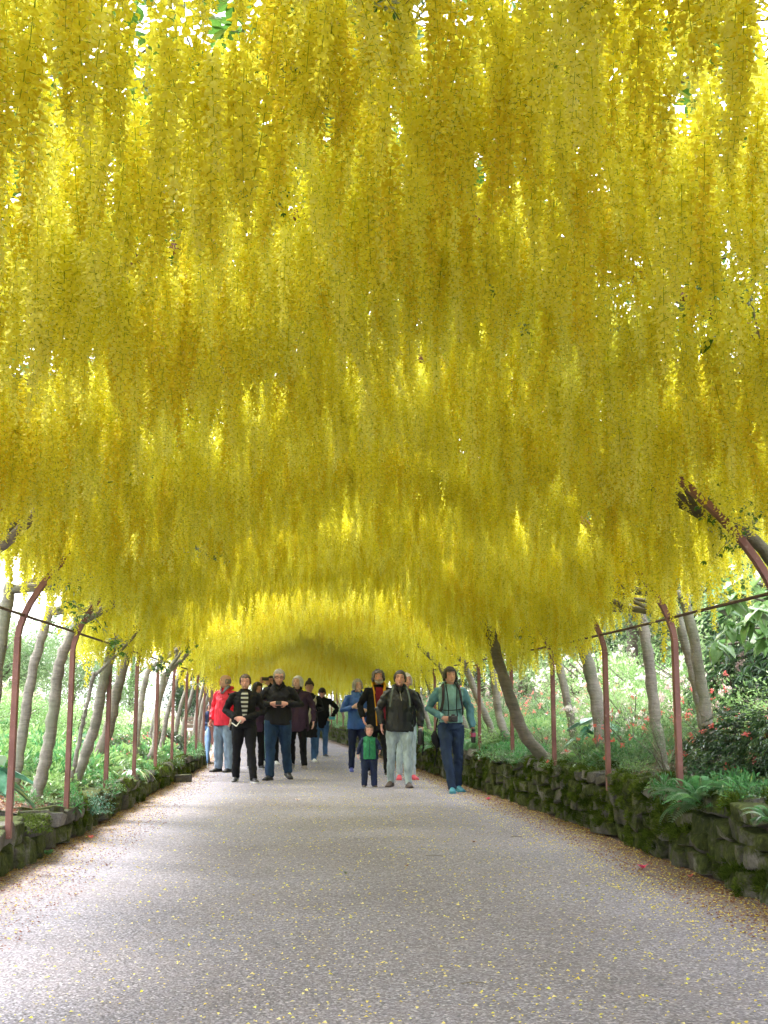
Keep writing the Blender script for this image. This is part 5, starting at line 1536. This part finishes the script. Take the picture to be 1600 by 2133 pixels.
b = MB().tube([up1((.10, .10, 1.36)), up1((.16, .13, 1.2)), up1((.15, .13, 1.0)), up1((.10, .12, .95))], [(.06, .06), (.10, .10), (.11, .10), (.06, .06)], 10)
bp = tag(empty('backpack', world(P1, (0, .16, 1.0)), P1.rotation_euler.z), 'dark backpack worn by the person in teal, one strap tail hanging', 'backpack')
inv = lambda r, p: (Matrix.Rotation(-r.rotation_euler.z, 4, 'Z') @ (Vector(p) - r.location))
def bpp(P_, bp_, pts): return [inv(bp_, world(P_, p)) for p in pts]
MB().tube(bpp(P1, bp, [(0, .22, 1.40), (0, .25, 1.25), (0, .25, 1.05), (0, .2, .98)]), [(.10, .06), (.14, .09), (.14, .09), (.08, .05)], 12).build('pack', M['strapdark'], bp, smooth=True)
for s in (-1, 1):
    strip(bpp(P1, bp, [(s * .09, .10, 1.43), (s * .105, .0, 1.455), (s * .115, -.105, 1.37), (s * .125, -.150, 1.25), (s * .145, -.145, 1.13), (s * .17, -.03, 1.05)]), .045, .014, 'strapdark', 'strap', bp)
strip(bpp(P1, bp, [(-.16, -.06, 1.11), (-.09, -.152, 1.10), (0, -.165, 1.10), (.09, -.152, 1.11), (.15, -.08, 1.12)]), .028, .010, 'black', 'chest_strap', bp, up=(0, 0, 1))
strip(bpp(P1, bp, [(-.17, .02, 1.02), (-.20, -.02, .92), (-.21, -.03, .82), (-.23, -.03, .74)]), .02, .008, 'black', 'strap', bp)
MB().tube(bpp(P1, bp, [(-.22, -.03, .82), (-.235, -.04, .76), (-.215, -.04, .68), (-.18, -.04, .60)]), [(.02, .02), (.05, .04), (.055, .04), (.03, .02)], 10).build('pouch', M['black'], bp, smooth=True)
for q in ((-.19, .58, -.24, .34), (-.21, .62, -.20, .48)): strip(bpp(P1, bp, [(q[0], -.03, q[1]), (q[2], -.03, q[3])]), .016, .006, 'black', 'strap', bp)
cm = tag(empty('camera_body', world(P1, (-.0, -.20, .985)), P1.rotation_euler.z), 'black camera held at the waist by the person in teal', 'camera')
MB().box((0, 0, 0), (.13, .055, .085), ch=.008).build('body', M['plastic'], cm)
MB().box((0, 0, .052), (.05, .045, .03), ch=.008).build('viewfinder', M['plastic'], cm)
MB().lathe([(.034, 0), (.036, .03), (.033, .07), (.028, .07)], 16, M=Matrix.Rotation(R(90), 3, 'X')).build('lens', M['plastic'], cm, smooth=True)
for s in (-1, 1): strip([inv(cm, world(P1, p)) for p in [(s * .065 , -.19, 1.02), (s * .055, -.175, 1.12), (s * .062, -.155, 1.28), (s * .075, -.10, 1.42), (s * .06, -.0, 1.485)]], .014, .005, 'black', 'neck_strap', cm)
bt = tag(empty('drink_flask', world(P1, (.305, -.055, .66)), 0), 'dark red and black flask in the hand of the person in teal', 'bottle')
MB().lathe([(.030, 0), (.034, .01), (.034, .14), (.026, .16)], 14).build('body', M['plastic'], bt, smooth=True)
MB().lathe([(.0345, .085), (.0350, .09), (.0350, .135), (.0345, .14)], 14).build('band', M['bottlered'], bt)
MB().lathe([(.027, .16), (.027, .20), (.022, .205)], 14).build('cap', M['plastic'], bt, smooth=True)

# --- woman in black with pale jeans
P2, up2, H2, A2, L2 = person('stocky person in a black waterproof and pale jeans beside the toddler', 833, 1636, 18.5, 1.75, rz=-.03, g=1.22, girth=1.16, head=(.03, -.05, .05),
    jacket='blackshell', legs='pale', skin='skinpink', hair='tied', hairm='hdark', shoes='brownshoe', sole='brownshoe', hem=.80, jl=1.05, seed=2, hood=True,
    arms={'a': ((-.30, .03, 1.13), (-.27, -.04, .90), (0, -.2, -1), (1, 0, 0), .5), 'b': ((.295, .02, 1.13), (.305, -.03, .87), (0, -.1, -1), (-1, 0, 0), .9)},
    legp={'a': ((-.125, .02, .50), (-.13, .08, .095), -.35, .12), 'b': ((.10, -.10, .50), (.12, -.15, .085), .12, 0)}, legw=.95, collar='black')
for s in (-1, 1):
    strip([up2(p) for p in [(s * .09, .02, 1.465), (s * .115, -.10, 1.40), (s * .135, -.145, 1.30), (s * .15, -.16, 1.16)]], .024, .010, 'strapgrey', 'strap', P2)
strip([up2((.0, -.118, 1.38)), up2((.02, -.150, 1.25))], .006, .004, 'metal', 'zip', P2)
bt = tag(empty('drink_flask', world(P2, (.30, -.05, .61)), 0), 'dark grey bottle in the hand of the person in pale jeans', 'bottle')
MB().lathe([(.034, 0), (.040, .01), (.040, .19), (.030, .215)], 14).build('body', M['plastic'], bt, smooth=True)
MB().lathe([(.031, .215), (.031, .25), (.024, .255)], 14).build('cap', M['metal'], bt, smooth=True)
strip([(.045, 0, .2), (.05, .0, .0), (.03, 0, -.16)], .02, .006, 'black', 'strap', bt)

# --- toddler
P3, up3, H3, A3, L3 = person('toddler in a green padded gilet over navy clothes standing in front of the adults', 769, 1638, 18.4, .89, rz=.02, g=1.12, girth=1.22, head=(.12, .05, 0), headsc=1.42,
    jacket='green', sleeve='navyk', legs='navyk', skin='skinpink', hair='short', hairm='hbrown', shoes='brownshoe', hem=.80, jl=1.22, seed=3, flare=1.05,
    arms={'a': ((-.29, .0, 1.14), (-.33, -.05, .93), (0, -.3, -1), (1, 0, 0), .6), 'b': ((.29, .0, 1.16), (.30, -.14, 1.05), (-.1, -.6, -.7), (-1, 0, 0), .6)},
    legp={'a': ((-.13, -.01, .50), (-.135, .03, .09), -.25, 0), 'b': ((.13, -.03, .50), (.145, -.06, .09), .3, 0)}, legw=1.5, shoe_scale=1.1)
strip([up3((0, -.155, 1.34)), up3((0, -.190, 1.2)), up3((0, -.202, 1.0)), up3((0, -.200, .86))], .012, .006, 'navyk', 'zip', P3)

# --- bearded man with yellow lining
P4, up4, H4, A4, L4 = person('bearded grey haired person in a black coat with yellow lining over a maroon shirt', 788, 1618, 21.6, 1.85, rz=.05, g=1.12, head=(-.05, .04, -.03),
    jacket='black', legs='black', skin='skinpink', hair='curly', hairm='hsalt', shoes='brownshoe', hem=.72, jl=1.04, seed=4,
    legp={'a': ((-.10, .03, .5), (-.10, .14, .11), -.1, .25), 'b': ((.11, -.12, .5), (.13, -.18, .085), .2, 0)},
    arms={'a': ((-.30, .03, 1.13), (-.26, -.10, .93), (.2, -.4, -.9), (1, 0, 0), .6), 'b': ((.29, .05, 1.13), (.28, -.02, .88), (0, -.1, -1), (-1, 0, 0), .6)})
b = MB().tube([H4 @ Vector(p) for p in [(-.055, -.045, -.045), (-.045, -.078, -.085), (0, -.088, -.108), (.045, -.078, -.085), (.055, -.045, -.045)]], [.016, .024, .030, .024, .016], 8)
b.build('beard', M['hgrey'], P4, smooth=True)
MB().tube([H4 @ Vector(p) for p in [(-.03, -.094, -.055), (0, -.104, -.050), (.03, -.094, -.055)]], .007, 6).build('moustache', M['hgrey'], P4)
b = MB(); b.add([up4(p) for p in [(-.055, -.09, 1.42), (.055, -.09, 1.42), (.085, -.148, 1.25), (.10, -.162, 1.05), (.10, -.165, .85), (-.03, -.168, .85), (-.045, -.166, 1.05), (-.06, -.150, 1.25), (-.055, -.075, 1.42), (.055, -.075, 1.42), (.1, -.12, .85), (-.03, -.12, .85)]],
    [(0, 1, 2, 7), (7, 2, 3, 6), (6, 3, 4, 5), (0, 8, 9, 1), (5, 4, 10, 11)]).build('shirt_front', M['maroon'], P4)
for s in (-1, 1):
    strip([up4(p) for p in [(s * .02, .085, 1.475), (s * .095, .02, 1.47), (s * .095, -.09, 1.43), (s * .075, -.135, 1.33)]], .075 if s else .05, .014, 'yellow', 'yellow_collar', P4)
strip([up4(p) for p in [(-.085, -.135, 1.34), (-.072, -.162, 1.20), (-.060, -.178, 1.05), (-.045, -.180, .80)]], .016, .010, 'yellow', 'yellow_lining', P4)

# --- woman in blue
P5, up5, H5, A5, L5 = person('person in a bright blue waterproof, half hidden behind the yellow lined coat', 745, 1612, 22.8, 1.72, rz=.1, g=1.08, head=(.02, .1, -.08),
    jacket='blue', legs='navyk', skin='skinpale', hair='bob', hairm='hgrey', shoes='blueshoe', hem=.78, jl=1.06, seed=5, hood=True,
    arms={'a': ((-.30, -.02, 1.12), (-.12, -.19, 1.18), (.9, -.1, .5), (0, 1, 0), .8), 'b': ((.29, .0, 1.13), (.14, -.18, 1.12), (-.9, -.2, .1), (0, 1, 0), .8)},
    legp={'a': ((-.10, .02, .5), (-.10, .10, .10), -.1, .15), 'b': ((.09, -.08, .5), (.10, -.12, .085), .1, 0)})
# --- white haired behind
P6, up6, H6, A6, L6 = person('white haired person with pink shoes almost hidden behind the black waterproof', 846, 1624, 20.4, 1.76, rz=.1, g=1.0, head=(0, .1, .02),
    jacket='black', legs='pale', skin='skinpink', hair='bob', hairm='hwhite', shoes='pinkshoe', sole='pinkshoe', hem=.84, seed=6, legw=.85)

# --- left group
P7, up7, H7, A7, L7 = person('person in a black open jacket over a striped jumper, black trousers', 507, 1627, 19.9, 1.73, rz=-.02, g=1.14, girth=1.08, head=(.15, .0, .03),
    jacket='black', legs='black', skin='skinpink', hair='short', hairm='hbrown', shoes='shoe', hem=.84, jl=1.02, seed=7,
    arms={'a': ((-.315, .05, 1.12), (-.13, -.17, 1.0), (1, -.2, -.05), (0, 1, 0), 1.0), 'b': ((.30, .05, 1.10), (.02, -.20, .985), (-1, -.1, -.1), (0, 1, 0), 1.0)},
    legp={'a': ((-.115, .03, .50), (-.13, .12, .10), -.15, .2), 'b': ((.12, -.10, .51), (.17, -.19, .085), .4, 0)}, legw=1.08)
b = MB(); vs = []
for (z, w0, w1, y) in ((1.43, -.035, .045, -.092), (1.36, -.055, .062, -.130), (1.25, -.050, .062, -.158), (1.14, -.035, .055, -.162), (1.05, -.022, .045, -.162), (1.00, -.018, .030, -.162)):
    vs += [up7((w0, y + .02, z)), up7((w0, y, z)), up7(((w0 + w1) / 2, y - .006, z)), up7((w1, y, z)), up7((w1, y + .02, z))]
b.add(vs, [(i * 5 + j, i * 5 + j + 1, (i + 1) * 5 + j + 1, (i + 1) * 5 + j) for i in range(5) for j in range(4)]).build('striped_jumper', M['stripe'], P7)
g_ = tag(empty('folded_leaflet', world(P7, (-.10, -.22, .95))), 'pale folded leaflet hanging from the hands of the person in the striped jumper', 'leaflet')
MB().tube([(-.09, 0, -.02), (-.01, -.02, -.075)], 1, sq=(.018, .004)).tube([(-.01, -.02, -.078), (.06, .0, .02)], 1, sq=(.018, .004)).build('sheet', M['paper'], g_)

P8, up8, H8, A8, L8 = person('big grey haired person in dark jacket and navy track trousers looking at a phone', 578, 1622, 20.6, 1.84, rz=.03, g=1.22, girth=1.18, head=(.28, .03, .02),
    jacket='charcoal', legs='navy', skin='skinpink', hair='short', hairm='hgrey', shoes='shoe', sole='shoe', hem=.83, jl=1.04, seed=8, collar='black',
    arms={'a': ((-.345, .02, 1.14), (-.115, -.20, 1.155), (1, -.15, .05), (0, 1, 0), 1.0), 'b': ((.345, .02, 1.14), (.125, -.20, 1.155), (-1, -.15, .05), (0, 1, 0), 1.0)},
    legp={'a': ((-.12, -.08, .50), (-.12, -.14, .085), -.45, 0), 'b': ((.12, .04, .51), (.16, .12, .13), .3, .25)}, legw=1.18)
for s in (-1,): strip([(-.215, .02, .90), (-.205, -.09, .52), (-.178, -.15, .12)], .018, .008, 'teal', 'side_stripe', P8, up=(1, 0, 0))
ph = tag(empty('phone', world(P8, (0, -.245, 1.165))), 'dark phone held in both hands by the big grey haired person', 'phone')
MB().box((0, 0, 0), (.10, .018, .06), ch=.005).build('case', M['plastic'], ph)
gl = MB()
for s in (-1, 1):
    c = [H8 @ (Vector((s * .034 + .024 * math.cos(a), -.104, .010 + .017 * math.sin(a)))) for a in np.linspace(0, 6.28, 13)]
    gl.tube(c, .0022, 4, cap=False)
    gl.tube([H8 @ Vector((s * .058, -.10, .015)), H8 @ Vector((s * .082, -.02, .018))], .002, 4)
gl.tube([H8 @ Vector((-.010, -.106, .014)), H8 @ Vector((.010, -.106, .014))], .002, 4)
gl.build('glasses', M['plastic'], P8)

P9, up9, H9, A9, L9 = person('bald person in a red waterproof and grey blue trousers looking away', 466, 1607, 23.1, 1.81, rz=-.55, g=1.08, head=(-.05, -.75, 0),
    jacket='red', legs='greyblue', skin='skinpale', hair='bald', hairm='hgrey', shoes='shoe', sole='shoe', hem=.80, jl=1.12, seed=9, collar='plaid', hood=True,
    arms={'a': ((-.28, .06, 1.12), (-.24, -.08, .90), (-.1, -.3, -1), (1, 0, 0), 1.0), 'b': ((.28, .02, 1.12), (.22, -.12, .92), (0, -.2, -1), (-1, 0, 0), .6)}, legw=1.3)
um = tag(empty('umbrella', world(P9, (-.27, -.12, .86))), 'furled blue umbrella carried point down by the person in red', 'umbrella')
e = at(432, 1600, 22.6) - um.location
b = MB(); n = 12; o = 0
pts = [Vector((0, 0, 0)).lerp(e, t) for t in (0.12, .2, .35, .55, .8, .9)]
b.tube(pts, [.012, .045, .060, .045, .020, .010], 10).build('canopy', M['umb'], um, smooth=True)
MB().tube([Vector((0, 0, .06)), Vector((0, 0, 0)), e * .5, e], .008, 6).build('shaft', M['metal'], um)
MB().tube([Vector((.05, 0, .05)), Vector((.045, 0, .09)), Vector((.01, 0, .10)), Vector((0, 0, .05)), Vector((0, 0, -.02))], .012, 6).build('handle', M['plastic'], um)
sb = tag(empty('shoulder_bag', world(P9, (.27, -.05, .78))), 'black bag at the hip between the red waterproof and the striped jumper', 'bag')
MB().box((0, 0, .05), (.22, .10, .24), ch=.02).build('bag', M['black'], sb)
strip([(0.05, 0, .17), (0, .02, .45), (-.15, .02, .62)], .03, .006, 'black', 'strap', sb)

P10, *_ = person('person with long dark hair and a dark red top hidden behind the striped jumper', 532, 1600, 24.1, 1.69, rz=.2, g=1.0, head=(.25, .35, 0),
    jacket='purple', legs='black', skin='skin', hair='long', hairm='hdark', shoes='shoe', hem=.72, seed=10)
P11, up11, H11, A11, L11 = person('person holding a phone up to photograph the flowers behind the big grey haired man', 562, 1592, 25.9, 1.86, rz=.1, g=1.1, head=(-.1, -.5, 0),
    jacket='black', legs='black', skin='skin', hair='short', hairm='hdark', shoes='whiteshoe', hem=.78, seed=11,
    arms={'a': ((-.30, -.10, 1.36), (-.22, -.26, 1.545), (.3, -.2, 1), (0, 1, 0), .8), 'b': ((.10, -.20, 1.36), (-.06, -.28, 1.53), (-.5, -.2, .8), (0, 1, 0), .8)})
ph = tag(empty('phone', world(P11, (-.13, -.33, 1.63))), 'dark phone raised in both hands among the flowers', 'phone')
MB().box((0, 0, 0), (.15, .012, .07), ch=.004).build('case', M['plastic'], ph)
P12, up12, *_ = person('white haired person in a long purple coat and black trousers walking behind the big man', 618, 1600, 24.1, 1.81, rz=-.08, g=1.15, head=(-.12, -.35, 0),
    jacket='purple', legs='black', skin='skinpale', hair='bob', hairm='hwhite', shoes='greyshoe', sole='greyshoe', hem=.68, jl=1.12, seed=12, collar='charcoal',
    legp={'a': ((-.10, .04, .5), (-.10, .16, .12), -.1, .3), 'b': ((.11, -.10, .52), (.15, -.10, .10), .35, .35)}, arms={'b': ((.30, .0, 1.12), (.31, -.10, .86), (0, -.3, -1), (-1, 0, 0), .6)})
P13, up13, H13, A13, L13 = person('person in a knitted bobble hat and long dark coat', 643, 1587, 27.1, 1.76, rz=0, g=1.05, head=(.08, 0, 0),
    jacket='charcoal', legs='denim', skin='skin', hair='long', hairm='hdark', shoes='whiteshoe', hem=.52, jl=1.05, seed=13, hat=True,
    arms={'a': ((-.28, .02, 1.13), (-.18, -.18, 1.02), (.5, -.3, .1), (0, 1, 0), 1), 'b': ((.28, .02, 1.12), (.14, -.20, 1.10), (-.5, -.3, .1), (0, 1, 0), 1)})
um = tag(empty('umbrella', world(P13, (0, -.26, 1.1))), 'long pale furled umbrella held slanting across the dark coat', 'umbrella')
a_, c_ = at(657, 1455, 26.7) - um.location, at(632, 1539, 26.4) - um.location
pts = [a_.lerp(c_, t) for t in (0, .08, .3, .6, .85, 1)]
MB().tube(pts, [.02, .055, .06, .035, .012, .006], 10).build('canopy', M['umbclear'], um, smooth=True)
MB().tube([a_ + (a_ - c_) * .08, a_, c_], .009, 6).build('shaft', M['metal'], um)
P14, up14, *_ = person('bowed person in a black coat and jeans with one elbow stuck out', 668, 1575, 29.9, 1.72, rz=.15, g=1.15, head=(.55, -.2, 0), lean=.22,
    jacket='black', legs='denim', skin='skin', hair='short', hairm='hdark', shoes='shoe', hem=.72, jl=1.06, seed=14,
    arms={'b': ((.40, .02, 1.16), (.24, -.20, 1.0), (-.6, -.3, -.4), (0, 1, 0), .8)})
lf = tag(empty('leaflet', world(P14, (.20, -.42, .93))), 'small turquoise leaflet in the hand of the bowed person', 'leaflet')
MB().box((0, 0, 0), (.16, .012, .07), rz=.3).build('card', M['handc'], lf)

# --- bench and the seated person far on the left
bx, by = at(432, 1500, 41).x, 41.0
bn = tag(empty('bench', (bx, by, .0), .5), 'wooden bench beside the path far behind the person in red', 'bench')
for q in range(4): MB().box((0, -.18 + q * .115, .44), (1.5, .10, .03), ch=.006).build('slat', M['wood'], bn)
for q in range(3): MB().box((0, .26 + q * .03, .58 + q * .13), (1.5, .03, .10), ch=.006).build('slat', M['wood'], bn)
for s in (-1, 1):
    for y in (-.18, .22): MB().box((s * .65, y, .21), (.06, .06, .42)).build('leg', M['wood'], bn)
    MB().box((s * .65, .30, .65), (.05, .05, .45)).build('back_post', M['wood'], bn)
    MB().box((s * .70, .02, .66), (.06, .48, .035), ch=.006).build('armrest', M['wood'], bn)
seatp = {'a': ((-.11, -.42, .50), (-.12, -.45, .085), -.1, 0), 'b': ((.11, -.42, .50), (.13, -.40, .085), .2, 0)}
person('person in a dark cap and navy coat sitting on the far bench', 0, 0, by - .02, 1.68, x=bx + .06, rz=.5, jacket='navyk', legs='denim', hair='short', hairm='hdark', skin='skin', seat=-.36, legp=seatp, seed=15, hem=.90,
       arms={'a': ((-.27, -.02, 1.12), (-.14, -.28, 1.0), (.5, -.6, -.2), (0, 0, -1), .5), 'b': ((.27, -.02, 1.12), (.14, -.28, 1.0), (-.5, -.6, -.2), (0, 0, -1), .5)})
# the small white oval among the flowers
lampp = at(455, 1392, 22)
lm = tag(empty('white_disc', lampp), 'small white oval fitting showing against the blossom above the bald person', 'lamp')
MB().lathe([(.002, .0), (.04, .006), (.052, .018), (.04, .030), (.002, .036)], 16, M=Matrix.Rotation(R(38), 3, 'X') @ Matrix.Rotation(R(-25), 3, 'Y')).build('cover', M['whiteshoe'], lm, smooth=True)
MB().tube([(0, 0, 0), (-.06, .02, -.03), (-.10, .02, .35)], .008, 6).build('bracket', M['plastic'], lm)
bpy.data.scenes.remove(TMP)
